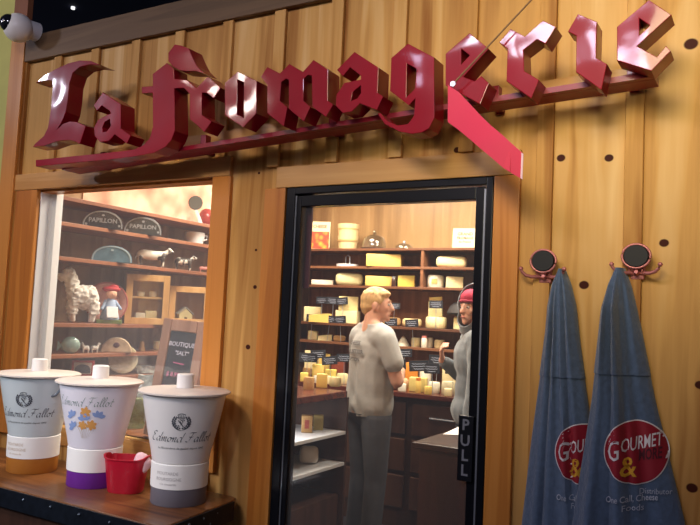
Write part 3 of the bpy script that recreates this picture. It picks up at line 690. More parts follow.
def cloth_mat(name, c):
    m = mat(name, c, .9, var=.12, scale=60, bump=.25, sheen=.25); return m
denim = cloth_mat('slate_blue_fleece', '52647e'); denim2 = cloth_mat('slate_blue_fleece_dark', '4b5d78')
def garment(label, left, right, depth, folds, group, logo=None, m=None, sleeve=None, hoodz=1.33, flap=None, yback=None):
    """left/right: lists of (px, py) outline on the plane Y=-.08; folds: (u0, amplitude, width)"""
    LP = [onY(x, y, -.08) for x, y in left]; RP = [onY(x, y, -.08) for x, y in right]
    zt = min(LP[0].z, RP[0].z); zb = .55
    def interp(P, z):
        if z >= P[0].z: return P[0].x
        for a, b in zip(P, P[1:]):
            if b.z <= z <= a.z: return a.x + (b.x - a.x) * (a.z - z) / max(1e-6, a.z - b.z)
        a, b = P[-2], P[-1]; return b.x + (b.x - a.x) * (b.z - z) / (a.z - b.z)
    def prof(u, z):      # outward distance in front of the wall
        t = min(1, max(0, (zt - z) / .9)); d = (depth[0] + (depth[1] - depth[0]) * t ** .7) * math.sqrt(max(0, 1 - abs(u) ** 2.6))
        g = min(1, (zt - z) / .18)
        for (u0, a, w, drift) in folds:
            d += g * a * math.exp(-((u - u0 - drift * t) / w) ** 2) * (1 - .25 * math.sin(z * 9 + u0 * 5))
        d += g * .003 * noise.noise(Vector((u * 3, z * 6, 1.3)))
        return d
    def surf(x, z, off=0.0):
        xl, xr = interp(LP, z), interp(RP, z); u = (x - (xl + xr) / 2) / max(1e-4, (xr - xl) / 2); u = max(-1, min(1, u))
        return Vector((x, -(yb(u, z) + prof(u, z) + off), z))
    def yb(u, z): return yback(u, z) if yback else .012
    def sheet(z0, z1, off, nz, nu=44):
        bm = BM(); F_, K_ = [], []
        for i in range(nz + 1):
            z = z0 + (z1 - z0) * i / nz; xl, xr = interp(LP, z) - off * .3, interp(RP, z) + off * .3; f, k = [], []
            for j in range(nu + 1):
                u = -math.cos(PI * j / nu); x = (xl + xr) / 2 + u * (xr - xl) / 2
                f.append(bm.verts.new((x, -(yb(u, z) + prof(u, z) + off), z)))
                k.append(f[-1] if j in (0, nu) else bm.verts.new((x, -(yb(u, z) - .001), z)))
            F_.append(f); K_.append(k)
        for S in (F_, K_):
            for i in range(nz):
                for j in range(nu):
                    q = (S[i][j], S[i][j + 1], S[i + 1][j + 1], S[i + 1][j])
                    if len(set(q)) == 4: bm.faces.new(q)
        for i in (0, nz):
            for j in range(nu):
                q = []
                for v in (F_[i][j], F_[i][j + 1], K_[i][j + 1], K_[i][j]):
                    if v not in q: q.append(v)
                if len(q) >= 3:
                    try: bm.faces.new(q)
                    except ValueError: pass
        return bm
    t = thing('hooded_sweatshirt', label, 'sweatshirt', (0, 0, 0), 0, group)
    obj('body', sheet(zt - .03, zb, 0, 70), m or denim, t, smooth=70)
    obj('hood', sheet(zt, hoodz, .005, 34), m or denim, t, smooth=70)
    if sleeve:
        pts, rads = [], []
        for x, y, Y, r in sleeve: pts.append(onY(x, y, Y)); rads.append(r)
        # refine
        P, Rr = [], []
        for i in range(len(pts) - 1):
            for k in range(5): f = k / 5; P.append(pts[i].lerp(pts[i + 1], f) + Vector((.003 * math.sin(i * 5 + k * 1.3), 0, 0))); Rr.append(rads[i] + (rads[i + 1] - rads[i]) * f + .0015 * math.sin((i * 5 + k) * 1.7))
        P.append(pts[-1]); Rr.append(rads[-1])
        bm = BM(); tube(bm, P, Rr, 20); obj('sleeve', bm, m or denim, t, smooth=70)
    if logo:
        cx, cz, rx, rz, clipl = logo
        def ell(r, off, mm, nm, par):
            bm = BM(); N_, Kr = 64, 12; ctr = bm.verts.new(surf(cx, cz, off)); prev = None
            for k in range(1, Kr + 1):
                ring = [bm.verts.new(surf(cx + rx * r * k / Kr * math.cos(2 * PI * i / N_), cz + rz * r * k / Kr * math.sin(2 * PI * i / N_), off)) for i in range(N_)]
                for i in range(N_):
                    if prev is None: bm.faces.new((ctr, ring[i], ring[(i + 1) % N_]))
                    else: bm.faces.new((prev[i], ring[i], ring[(i + 1) % N_], prev[(i + 1) % N_]))
                prev = ring
            return obj(nm, bm, mm, par, smooth=70)
        b = ell(1.0, .003, mat('print_white', 'dcd8dd', .7), 'logo_border', t); lg = ell(.965, .0048, mat('print_red', '8f1026', .7), 'logo_disc', t)
        def mp(x0, z0, off=.0066, tilt=.0, xs=1.0): return lambda x, y: surf(cx + x0 + x * xs, cz + z0 + y + tilt * (x0 + x * xs), off)
        bm = BM(); text_bm(bm, 'G', .082, mp(-.056, .012, tilt=.22, xs=.62), cuts=2, bold=.0002); text_bm(bm, 'OURMET', .055, mp(-.037, .024, tilt=.26, xs=.46), align='LEFT', cuts=2, bold=.0004); obj('logo_lettering', bm, MATS['print_white'], t)
        bm = BM(); text_bm(bm, '&', .080, mp(-.018, -.045, xs=.8), cuts=2, bold=.001); obj('ampersand', bm, mat('print_yellow', 'd9a32e', .7), t)
        bm = BM(); text_bm(bm, 'MORE', .045, mp(.035, -.012, tilt=.2, xs=.5), cuts=2, bold=.001); obj('dark_lettering', bm, mat('print_dark', '4a0c1e', .7), t)
        bm = BM(); text_bm(bm, 'One Call, Cheese', .026, mp(-.008, -.132, tilt=.12, xs=.72), cuts=1, bold=.0003); text_bm(bm, 'Distributor', .023, mp(.052, -.112, tilt=.05, xs=.8), cuts=1); text_bm(bm, 'Foods', .025, mp(-.004, -.158, tilt=.1, xs=.9), cuts=1)
        obj('printed_lettering', bm, mat('print_pale', 'aab0c0', .7), t)
    return t
lp = onY(580, 456, -.10)
garment('slate blue hooded top with red logo on the hook nearer the door', [(556, 268), (548, 283), (543, 305), (541, 330), (535, 375), (526, 440), (516, 525), (512, 560)],
        [(560, 268), (566, 283), (571, 305), (576, 350), (583, 400), (590, 450), (598, 525), (600, 560)], (.045, .055),
        [(-.62, .012, .12, .05), (-.22, .014, .09, -.05), (.12, .016, .10, .12), (.55, .012, .12, .0), (-.42, -.010, .05, .0), (.34, -.008, .05, .05)], 'hooded tops on the coat hooks', logo=(lp.x, lp.z, .084, .092, 0), hoodz=1.335)
lp2 = onY(633, 455, -.15)
garment('slate blue hooded top with full round red logo on the right-hand hook', [(613, 267), (607, 283), (602, 310), (598, 345), (592, 400), (584, 450), (572, 525), (568, 560)],
        [(620, 264), (628, 285), (634, 310), (642, 350), (652, 400), (664, 450), (682, 525), (688, 560)], (.05, .06),
        [(-.66, .028, .14, .0), (-.30, -.014, .07, .03), (-.05, .012, .12, .03), (.30, .010, .12, -.04), (.62, .006, .12, .0), (.12, -.006, .05, .0)], 'hooded tops on the coat hooks', logo=(lp2.x, lp2.z, .083, .093, 0), m=denim2, hoodz=1.36,
        yback=lambda u, z: .012 + .068 * min(1, max(0, (1.68 - z) / .12)) * min(1, max(0, (.35 - u) / .5)))

# ================================================================== GOODS IN THE WINDOW (left wall shelves)
def slot(x0, x1, z, X=-3.385):
    p = solve((x0 + x1) / 2, z, onX, X); return p, (x1 - x0) / ppm(p)
FR = lambda p: math.atan2(CAM.x - p.x, p.y - CAM.y) * 1.0      # turn local -Y towards the camera
def yaw(p): return math.atan2(CAM.y - p.y, CAM.x - p.x) + PI / 2
cream = mat('cream_cheese', 'e8d9a6', .5, var=.06, sss=.1); yellow = mat('yellow_cheese', 'e2c168', .45, var=.05, sss=.1)
rindw = mat('white_rind', 'e6dfcb', .7, var=.08, scale=30, bump=.1); rindt = mat('tan_rind', 'b98f58', .7, var=.15, scale=20, bump=.15)
clear = glass('clear_glass', (.97, .98, .98), 1.6)
Z5, Z4, Z3, Z2, Z1, Z0 = 2.075, 1.935, 1.745, 1.383, 1.212, 1.075
# domed dark plaques
def plaque(x0, x1, z, hpx, m, m2, label, txt=None, X=-3.365, th=.03):
    p, wd = slot(x0, x1, z, X); h = hpx / ppm(p)
    t = thing('domed_plaque', label, 'plaque', (p.x, p.y, z), yaw(p), 'domed plaques on the window shelves')
    n = 20; arc = lambda s: [(wd / 2 * s * math.cos(PI * i / n), .004 + (h - .004) * s * math.sin(PI * i / n) ** .8) for i in range(n + 1)]
    Mx = M4((0, 0, 0), (PI / 2, 0, 0))
    bm = BM(); prism(bm, [(wd / 2, 0)] + arc(1) + [(-wd / 2, 0)], -th / 2, th / 2, Mx); obj('board', bm, m, t, bev=.003)
    bm = BM(); o_, i_ = arc(.97), arc(.90); prism(bm, o_ + list(reversed(i_)), th / 2, th / 2 + .003, Mx); obj('rim', bm, m2, t)
    bm = BM()
    if txt: text_bm(bm, txt, wd * .155, lambda x, y: (x, -th / 2 - .004, h * .42 + y), bold=.001)
    for s in ((-1, 1) if txt else ()): flat(bm, [(s * wd * .40 + wd * .035 * math.cos(k * PI / 3), h * .18 + wd * .035 * math.sin(k * PI / 3)) for k in range(6)], lambda x, y: (x, -th / 2 - .004, y))
    flat(bm, [(wd * .04 * math.cos(k * PI / 3), h * .72 + wd * .03 * math.sin(k * PI / 3)) for k in range(6)], lambda x, y: (x, -th / 2 - .004, y))
    obj('ornament', bm, m2, t)
pd = mat('plaque_dark', '23262d', .3, coat=.3); pl = mat('plaque_silver', '9aa0a8', .35, .3); pb = mat('plaque_blue', '5d7f92', .3, var=.25, scale=25, coat=.3)
plaque(83, 122, Z4, 18, pd, pl, 'dark domed plaque with silver rim, leftmost on its window shelf', 'PAPILLON')
plaque(124, 161, Z4, 18, mat('plaque_green', '2b3336', .3, coat=.3), pl, 'dark domed plaque with silver rim, right of another like it', 'PAPILLON')
plaque(92, 131, Z3, 16.5, pb, mat('plaque_pale', 'a9c0cc', .3), 'pale blue domed plaque beside the large spotted cow', None)
# white bowl
p, wd = slot(185, 204, Z4, -3.46)
bw = thing('white_bowl', 'small white handled bowl at right end of upper window shelf', 'bowl', (p.x, p.y, Z4), yaw(p))
bm = BM(); lathe(bm, [(wd * .3, 0), (wd * .42, .01), (wd * .5, .055), (wd * .5, .085), (wd * .46, .085), (wd * .38, .015)], seg=28); obj('bowl_body', bm, white, bw, smooth=40)
bm = BM(); tube(bm, [(wd * .48, 0, .07), (wd * .62, 0, .065), (wd * .62, 0, .04), (wd * .46, 0, .035)], .006); obj('handle', bm, white, bw, smooth=60)
# animals
def quadruped(length, h, woolly=0.0, long_neck=0.0):
    bm = BM(); r = h * .23
    ball(bm, (0, 0, h * .56), (length * .30, r, r * 1.05)); ball(bm, (length * .16, 0, h * .58), (length * .2, r * .95, r * 1.05)); ball(bm, (-length * .18, 0, h * .57), (length * .18, r * .98, r))
    for sx in (-1, 1):
        for sy in (-1, 1):
            x = sx * length * .26
            capsule(bm, (x, sy * r * .55, h * .45), h * .085, (x + sx * .02 * h, sy * r * .6, h * .24), h * .06); capsule(bm, (x + sx * .02 * h, sy * r * .6, h * .24), h * .055, (x, sy * r * .6, h * .06), h * .05)
    hx = -length * .40; hz = h * (.86 + long_neck)
    capsule(bm, (-length * .24, 0, h * .62), h * .14, (hx, 0, hz - h * .04), h * .10)
    ball(bm, (hx - h * .03, 0, hz), (h * .12, h * .10, h * .115)); capsule(bm, (hx - h * .05, 0, hz - .02 * h), h * .085, (hx - h * .19, 0, hz - h * .07), h * .06)
    for s in (-1, 1): capsule(bm, (hx, s * h * .07, hz + h * .05), h * .03, (hx + h * .02, s * h * .18, hz + h * .04), h * .028)
    capsule(bm, (length * .33, 0, h * .62), h * .03, (length * .38, 0, h * .35), h * .022)
    bm = remesh(bm, h * .028, 2)
    if woolly:
        bmesh.ops.recalc_face_normals(bm, faces=bm.faces); bm.normal_update()
        for v in bm.verts: v.co += v.normal * woolly * h * (.5 + noise.noise(v.co * (20 / h))) if v.co.z > h * .2 else Vector((0, 0, 0))
    return bm
woolm = mat('plush_wool', 'ddd6cc', .95, var=.12, scale=40, bump=.4, sheen=.5)
cowm = mat('cow_white', 'd9d3c8', .4); nt = cowm.node_tree; tcn = nt.nodes.new('ShaderNodeTexCoord'); nzn = nt.nodes.new('ShaderNodeTexNoise'); nzn.inputs['Scale'].default_value = 9; rmp = nt.nodes.new('ShaderNodeValToRGB')
rmp.color_ramp.elements[0].color = (*hexc('3d332c'), 1); rmp.color_ramp.elements[1].color = (*hexc('ddd7cb'), 1); rmp.color_ramp.elements[0].position = .40; rmp.color_ramp.elements[1].position = .43
nt.links.new(tcn.outputs['Object'], nzn.inputs['Vector']); nt.links.new(nzn.outputs['Fac'], rmp.inputs[0]); nt.links.new(rmp.outputs[0], nt.nodes['Principled BSDF'].inputs['Base Color'])
cow2 = cowm.copy(); cow2.name = 'cow_black_white'; [n for n in cow2.node_tree.nodes if n.type == 'VALTORGB'][0].color_ramp.elements[0].position = .50; [n for n in cow2.node_tree.nodes if n.type == 'VALTORGB'][0].color_ramp.elements[1].position = .52; [n for n in cow2.node_tree.nodes if n.type == 'TEX_NOISE'][0].inputs['Scale'].default_value = 16
def animal(name, label, cat, x0, x1, z, hpx, m, woolly=0.0, flip=False, X=-3.40, neck=0.0, group=None, eye=True, fill=1.0):
    p, wd = slot(x0, x1, z, X); h = hpx / ppm(p)
    t = thing(name, label, cat, (p.x, p.y, z), yaw(p) + (PI if flip else 0) + .2, group)
    tot = 1.06 + neck; hh = h / tot
    obj('body', quadruped(wd * fill, hh, woolly, neck), m, t, smooth=80)
    hx = -wd * fill * .40; hz = hh * (.86 + neck)
    for s in (-1, 1):
        bm = BM(); ball(bm, (hx - hh * .1, s * hh * .085, hz + hh * .03), hh * .018, 8); obj('eye', bm, mat('eye_black', '0c0c0e', .2), t, smooth=60)
    return t
t = animal('plush_lamb', 'white fluffy plush lamb standing left of the pink plate', 'plush toy', 63, 100, Z2, 57, woolm, .06, neck=.2, fill=.95)
animal('cow_figurine', 'large pale cow figurine with dark spots beside the blue plaque', 'figurine', 130, 172, Z3, 22, cowm, 0, flip=True, group='cow figurines')
animal('cow_figurine', 'small black and white cow figurine right of the larger spotted cow', 'figurine', 171, 195, Z3, 17, cow2, 0, flip=True, group='cow figurines')
animal('pig_figurine', 'tiny pinkish animal figurine near the right end of the cow shelf', 'figurine', 197, 210, Z3, 8, mat('figurine_pink', 'b8746a', .5), 0, flip=True)
animal('lamb_figurine', 'tiny white lamb figurine, nearer the glass dish of the two', 'figurine', 81, 90, Z1, 11.5, woolm, .02, group='tiny lamb figurines', neck=.2)
animal('lamb_figurine', 'tiny white lamb figurine, farther from the glass dish of the two', 'figurine', 90, 99, Z1, 11, woolm, .02, flip=True, group='tiny lamb figurines', neck=.2)
# pink plate with painted scene + doll with red cap + green book
p, wd = slot(85, 125, Z2, -3.50)
pk2 = mat('plate_pink', 'c98f80', .35, var=.25, scale=20, coat=.3)
pp = thing('round_plate', 'round pinkish patterned plate behind the red-capped doll', 'plate', (p.x, p.y, Z2 + wd * .5), yaw(p) - .0)
prof = [(.001, 0), (wd * .32, .0), (wd * .36, .012), (wd * .5, .02), (wd * .5, .026), (wd * .35, .018), (wd * .31, .007), (.001, .007)]
bm = BM(); lathe(bm, prof, seg=40); bmesh.ops.transform(bm, matrix=M4((0, 0, 0), (PI / 2 - .12, 0, 0)), verts=bm.verts); obj('dish', bm, pk2, pp, smooth=40)
bm = BM(); n = 40; tube(bm, [(wd * .498 * math.cos(2 * PI * i / n), wd * .498 * math.sin(2 * PI * i / n), .024) for i in range(n + 1)], .005, 6, cap=False); bmesh.ops.transform(bm, matrix=M4((0, 0, 0), (PI / 2 - .12, 0, 0)), verts=bm.verts); obj('rim', bm, mat('rim_rose', 'a9564c', .4), pp, smooth=60)
p, wd = slot(98, 120, Z2, -3.40)
bm = BM(); box(bm, (0, 0, .011), (wd * 1.1, .09, .022), bev=.002); o = obj('green_book', bm, mat('book_green', '6d7f3c', .6)); o.location = (p.x, p.y, Z2); o.rotation_euler = (0, 0, yaw(p)); tag(o, 'small green book lying under the red-capped doll', 'book')
h = 38 / ppm(p)
dl = thing('doll', 'small doll with red cap and white apron sitting before the pink plate', 'doll', (p.x, p.y, Z2 + .0225), yaw(p) + .3)
bm = BM(); lathe(bm, [(h * .23, 0), (h * .25, .01), (h * .18, h * .3), (h * .12, h * .5), (h * .05, h * .58)], seg=20); capsule(bm, (-h * .12, 0, h * .48), h * .05, (-h * .24, -h * .1, h * .28), h * .04); capsule(bm, (h * .12, 0, h * .48), h * .05, (h * .24, -h * .1, h * .30), h * .04); obj('dress', bm, mat('doll_blue', '93a3bd', .8), dl, smooth=50)
bm = BM(); ball(bm, (0, -.01, h * .68), h * .14); ball(bm, (0, -.01 - h * .14, h * .66), h * .025, 8); capsule(bm, (0, 0, h * .5), h * .05, (0, 0, h * .6), h * .05); obj('head', bm, mat('doll_skin', 'd9a688', .6), dl, smooth=60)
bm = BM(); ball(bm, (0, 0, h * .80), (h * .24, h * .18, h * .09)); ball(bm, (h * .05, 0, h * .86), (h * .14, h * .12, h * .07)); obj('cap', bm, mat('doll_red', 'a81f26', .7), dl, smooth=60)
bm = BM(); box(bm, (0, -h * .21, h * .2), (h * .3, h * .03, h * .3), (-.25, 0, 0), bev=.004); obj('apron', bm, white, dl)
# glazed wooden boxes
palewood = wood('pale_box_wood', 'b98d52', 'c99d62', 'd8b077', 'z', rough=.5)
def glazed(x0, x1, hpx, label, shelf, X=-3.42, door=True):
    p, wd = slot(x0, x1, Z2, X); h = hpx / ppm(p); dpt = .13; f = wd * .15
    t = thing('glazed_box', label, 'display box', (p.x, p.y + .02, Z2), yaw(p) + .12, 'glazed wooden boxes on the lamb shelf')
    bm = BM()
    for sx in (-1, 1): box2(bm, (sx * wd / 2, -dpt / 2, 0), (sx * (wd / 2 - f * .5), dpt / 2, h))
    box2(bm, (-wd / 2 + f * .5, -dpt / 2, 0), (wd / 2 - f * .5, dpt / 2, f * .5)); box2(bm, (-wd / 2 + f * .5, -dpt / 2, h - f * .5), (wd / 2 - f * .5, dpt / 2, h)); box2(bm, (-wd / 2 + f * .5, dpt / 2 - .006, f * .5), (wd / 2 - f * .5, dpt / 2, h - f * .5))
    obj('case', bm, palewood, t)
    bm = BM(); y0 = -dpt / 2 - .012
    for sx in (-1, 1): box2(bm, (sx * wd / 2, y0, 0), (sx * (wd / 2 - f), y0 + .012, h))
    for a, b in ((0, f), (h - f, h)): box2(bm, (-wd / 2 + f, y0, a), (wd / 2 - f, y0 + .012, b))
    fr_ = obj('door', bm, palewood, t, bev=.002)
    bm = BM(); box2(bm, (-wd / 2 + f, y0 + .005, f), (wd / 2 - f, y0 + .007, h - f)); obj('pane', bm, clear, fr_)
    if shelf: bm = BM(); box2(bm, (-wd / 2 + f * .5, -dpt / 2 + .002, h * .52), (wd / 2 - f * .5, dpt / 2 - .006, h * .56)); obj('inner_shelf', bm, palewood, t)
    return t, wd, h, f
t, wd, h, f = glazed(121, 163, 49, 'square glazed wooden box with inner shelf right of the pink plate', True)
A = t.matrix_basis
for (x, y, z, sz, m, l) in ((-.03, -.0, f * .5, (.06, .05, .05), rindw, 'pale block in lower left of the glazed wooden box with inner shelf'), (.035, -.005, f * .5, (.07, .05, .065), cream, 'cream block in lower right of the glazed wooden box with inner shelf'),
                          (-.035, 0, h * .56, (.05, .05, .03), rindw, 'low pale round cheese upper left in the glazed wooden box'), (.04, 0, h * .56, (.05, .05, .035), rindw, 'low pale round cheese upper right in the glazed wooden box')):
    bm = BM()
    if 'round' in l: lathe(bm, [(sz[0] * .45, 0), (sz[0] * .5, .006), (sz[0] * .5, sz[2] - .006), (sz[0] * .44, sz[2])], seg=24)
    else: box(bm, (0, 0, sz[2] / 2), sz, bev=.005)
    o = obj('small_cheese', bm, m, smooth=40); o.matrix_world = A @ Matrix.Translation((x, y, z + .0003)); tag(o, l, 'cheese')
t, wd, h, f = glazed(165, 205, 38, 'low glazed wooden box holding a toy house beside the casing', False)
A = t.matrix_basis
hs = thing('toy_house', 'little cream toy house with pale roof inside the lower glazed box', 'toy house', A @ Vector((-.02, .01, f * .5 + .0003)), yaw(p) + .2)
bm = BM(); box2(bm, (-.045, -.03, 0), (.045, .03, .05)); prism(bm, [(-.045, .05), (.045, .05), (0, .088)], -.03, .03, M4((0, 0, 0), (PI / 2, 0, 0))); obj('walls', bm, cream, hs)
bm = BM()
for s in (-1, 1): box(bm, (s * .027, 0, .074), (.072, .07, .006), (0, s * .70, 0))
obj('roof', bm, mat('house_roof', 'b9b3a6', .6), hs)
bm = BM(); box2(bm, (-.01, -.032, 0), (.01, -.03, .03)); obj('doorway', bm, drk, hs)
# dark corkscrew beside the casing
p, wd = slot(204, 213, Z2, -3.37)
ck = thing('dark_bottle', 'dark tilted bottle at right end of the lamb shelf', 'bottle', (p.x, p.y - .02, Z2))
bm = BM(); lathe(bm, [(.028, 0), (.03, .005), (.03, .12), (.012, .16), (.011, .2), (.013, .205)], seg=20); obj('glass_body', bm, mat('bottle_dark', '1c1d28', .15, coat=.6), ck, smooth=40)
bm = BM(); lathe(bm, [(.0305, .03), (.0305, .09)], seg=20, cap=False); obj('paper_label', bm, mat('label_tan', 'a98f62', .6), ck, smooth=40)
# shelf Z1
p, wd = slot(59, 81, Z1, -3.39); h = 17 / ppm(p)
gd = thing('glass_dish', 'greenish glass fish dish at left end of the narrow shelf', 'glass dish', (p.x, p.y, Z1), yaw(p))
gg = mat('green_glass', '8fa9a0', .12, coat=.8, var=.25, scale=30)
bm = BM(); ball(bm, (0, 0, h * .5), (wd * .42, .03, h * .5), 20); obj('dish_body', bm, gg, gd, smooth=60); bm = BM(); prism(bm, [(-wd * .36, h * .45), (-wd * .55, h * .75), (-wd * .58, h * .1)], -.01, .01, M4((0, 0, 0), (PI / 2, 0, 0))); obj('tail_fin', bm, gg, gd, bev=.002)
p, wd = slot(101, 131, Z1, -3.39)
hb = thing('round_cheese', 'round rustic cheese with dark centre mark on the narrow shelf', 'cheese', (p.x, p.y, Z1), yaw(p))
n = 24; bm = BM(); hh = 15 / ppm(p); prism(bm, [(wd / 2 * math.cos(PI * i / n), hh * math.sin(PI * i / n)) for i in range(n + 1)], -.03, .03, M4((0, 0, 0), (PI / 2, 0, 0))); obj('cheese_body', bm, mat('mottled_crust', 'bca588', .7, var=.3, scale=25), hb, bev=.006)
bm = BM(); ball(bm, (0, -.031, hh * .5), (.018, .004, .016), 12); obj('centre_mark', bm, mat('dark_red_mark', '4a1a20', .5), hb, smooth=60)
p, wd = slot(137, 146, Z1, -3.45)
bm = BM(); lathe(bm, [(.02, 0), (.022, .01), (.014, .035), (.016, .045), (.008, .06)], seg=16); o = obj('egg_cup', bm, rindt, smooth=50); o.location = (p.x, p.y, Z1); tag(o, 'tiny brown cup between round cheese and glass bell', 'cup')
p, wd = slot(151, 167, Z1, -3.42)
bl = thing('glass_bell', 'glass bell over a cream cheese beside the chalkboard', 'glass bell', (p.x, p.y, Z1), 0)
bm = BM(); lathe(bm, [(wd * .55, 0), (wd * .56, .008), (wd * .02, .01)], seg=24); obj('base', bm, rindt, bl, smooth=40)
bm = BM(); lathe(bm, [(wd * .5, .011), (wd * .5, .05), (wd * .4, .085), (wd * .2, .11), (.006, .12), (.006, .13)], seg=24, cap=False); obj('dome', bm, clear, bl, smooth=60)
bm = BM(); ball(bm, (0, 0, .137), .009, 12); obj('knob', bm, clear, bl, smooth=60)
bm = BM(); lathe(bm, [(wd * .33, 0), (wd * .36, .006), (wd * .36, .046), (wd * .32, .05)], seg=24); o = obj('small_cheese', bm, cream, smooth=40); o.location = (p.x, p.y, Z1 + .0115); tag(o, 'cream cheese under the glass bell', 'cheese')
# shelf Z0: red picture box, round cream plate, plastic tray
p, wd = slot(72, 93, Z0, -3.40); hh = (p.z - Z0) + 1.16 - Z0
def h_to(px, py, p):
    r_ = ray(px, py); k = math.hypot(p.x - CAM.x, p.y - CAM.y) / math.hypot(r_.x, r_.y); return (CAM + r_ * k).z
hh = h_to(82, 360, p) - Z0
bx = thing('red_tin', 'red tin box with picture of a building behind the purple-banded pot', 'tin', (p.x, p.y, Z0), yaw(p) - .1)
bm = BM(); box(bm, (0, 0, hh / 2), (wd, .05, hh), bev=.003); obj('tin_body', bm, mat('tin_red', 'a8332c', .35), bx)
bm = BM(); box(bm, (0, -.026, hh - .045), (wd * .8, .002, .065)); obj('picture', bm, mat('picture_grey', 'b9aca0', .5), bx)
bm = BM(); n = 14; prism(bm, [(.042 * math.cos(PI * i / n), .0 + .03 * math.sin(PI * i / n)) for i in range(n + 1)] + [(-.042, -.02), (.042, -.02)], 0, .002, M4((0, -.0272, hh - .052), (PI / 2, 0, 0))); obj('dome_picture', bm, mat('picture_dark', '4f4a50', .5), bx)
p, wd = slot(108, 136, Z0, -3.42); top = h_to(121, 357, p)
bm = BM(); lathe(bm, [(.001, 0), (wd * .5, 0), (wd * .52, .01), (wd * .5, .02), (.001, .024)], seg=36); bmesh.ops.transform(bm, matrix=M4((0, 0, 0), (PI / 2 - .1, 0, 0)), verts=bm.verts)
o = obj('woven_plate', bm, mat('straw_cream', 'cfc3a0', .7, var=.15, scale=50, bump=.3), smooth=40); o.location = (p.x, p.y, Z0 + wd * .52 * math.cos(.1) + .0028); o.rotation_euler = (0, 0, yaw(p)); tag(o, 'round cream woven plate standing behind the purple-banded pot', 'plate')

plast = mat('crinkled_plastic', 'a9b2b0', .15, coat=.8, var=.4, scale=30, bump=.8)
def bag(x0, x1, y0, z, fn, K, label, seed, m=None):
    p = solve((x0 + x1) / 2, z, fn, K); wd = (x1 - x0) / ppm(p); hh = h_to((x0 + x1) / 2, y0, p) - z
    bm = BM(); box(bm, (0, 0, hh / 2), (wd, wd * .6, hh)); bmesh.ops.subdivide_edges(bm, edges=bm.edges, cuts=7, use_grid_fill=True)
    for v in bm.verts:
        d = noise.noise_vector(v.co * 26 + Vector((seed, 0, 0))); f = .018 if v.co.z > .003 else 0; v.co += Vector((d.x, d.y, d.z * .6)) * f
        if v.co.z < 0: v.co.z = 0
    o = obj('wrapped_package', bm, m or plast, smooth=30); o.location = (p.x, p.y, z + .0003); o.rotation_euler = (0, 0, yaw(p)); tag(o, label, 'package'); return o
bag(137, 160, 366, Z0, onX, -3.40, 'clear plastic tray package behind the grey-banded pot lid', 3)
greenp = mat('green_contents', '6f7a4c', .2, coat=.8, var=.55, scale=22, bump=.8)
bag(122, 143, 398, WZ0, onY, .2, 'crinkled clear bag with green contents on the ledge between two pots', 9, greenp)
bag(136, 150, 375, WZ0, onY, .34, 'second crinkled clear bag standing just behind the grey-banded pot', 12)

# ================================================================== GOODS IN THE CHEESE ROOM
def rnd_block(bm, sx, sy, sz, bev): box(bm, (0, 0, sz / 2), (sx, sy, sz), bev=bev, seg=3)
def cheese(kind, x0, x1, h, z, Y, label, m, m2=None, rot=0.0, group='cheeses on the back wall shelves', dz=0.0):
    p = solve((x0 + x1) / 2, z, onY, Y); wd = (x1 - x0) / ppm(p) * .97; hh = h / ppm(p)
    t = thing('cheese', label, 'cheese', (p.x, p.y, z + dz / ppm(p) * (1.0 if dz else 0) + .0003), yaw(p) * .6 + rot, group)
    bm = BM()
    if kind == 'loaf': rnd_block(bm, wd, wd * .5, hh, hh * .36)
    elif kind == 'block': rnd_block(bm, wd, wd * .6, hh, .006)
    elif kind == 'wheel': lathe(bm, [(wd * .44, 0), (wd * .49, hh * .12), (wd * .5, hh * .5), (wd * .49, hh * .88), (wd * .44, hh)], seg=32)
    elif kind == 'wedge':
        prism(bm, [(-wd / 2, -wd * .2), (wd / 2, -wd * .28), (wd * .45, wd * .25), (0, wd * .35)], 0, hh)
        for v in bm.verts:
            if v.co.z > 0 and v.co.x < 0: v.co.z *= .75
    elif kind == 'cone': lathe(bm, [(wd * .5, 0), (wd * .48, hh * .1), (wd * .12, hh * .9), (.001, hh)], seg=24)
    obj('paste', bm, m, t, smooth=40)
    if m2:
        bm = BM()
        if kind in ('block', 'wedge'): box(bm, (wd * .0, wd * .3, hh * .5), (wd * .9, .012, hh * .96), bev=.003)
        else: box(bm, (0, -wd * .5 if kind == 'wheel' else -wd * .25, hh * .5), (wd * .35, .006, hh * .4), bev=.001)
        obj('rind' if kind in ('block', 'wedge') else 'paper_label', bm, m2, t)
    return t
YS = 2.855
tanp = mat('tan_label', 'c9a25e', .6)
B2, B3, B4, B5, BT = 1.902, 1.744, 1.428, 1.275, 2.05
cheese('block', 367, 403, 12.5, B2, YS, 'long yellow block cheese on the shelf below the glass cloche', yellow, rindt)
cheese('loaf', 436, 467, 11.5, B2, YS, 'long cream loaf cheese alone right of the shelf divider', cream)
cheese('loaf', 335, 364, 12.5, B3, YS, 'cream rounded loaf cheese above the man, left of two yellow blocks', mat('ivory_rind', 'd9cf9c', .6, var=.05))
cheese('block', 366, 397, 10, B3, YS, 'yellow block cheese directly above the man\'s head', yellow, rindt)
cheese('block', 398, 415.5, 11.5, B3, YS, 'yellow block cheese just left of the shelf divider', mat('bright_yellow', 'e3c85a', .45, var=.05, sss=.1), rindt)
cheese('wheel', 427, 444, 12.5, B3, YS, 'small white-rinded wheel cheese just right of the shelf divider', rindw, tanp)
cheese('block', 445.5, 463, 11.5, B3, YS, 'cut cream block cheese above the hooded person', cream, rindw, rot=.2)
cheese('block', 312, 335, 5, B3, YS, 'flat white paper-wrapped cheese at left end of the third shelf', rindw)
cheese('block', 304, 321, 15, B4, YS, 'tall pale cheese stack at left end of the fourth shelf', cream, rindt)
cheese('wedge', 309, 333, 9, B4, YS - .06, 'cream wedge beside the tall pale stack on the fourth shelf', yellow)
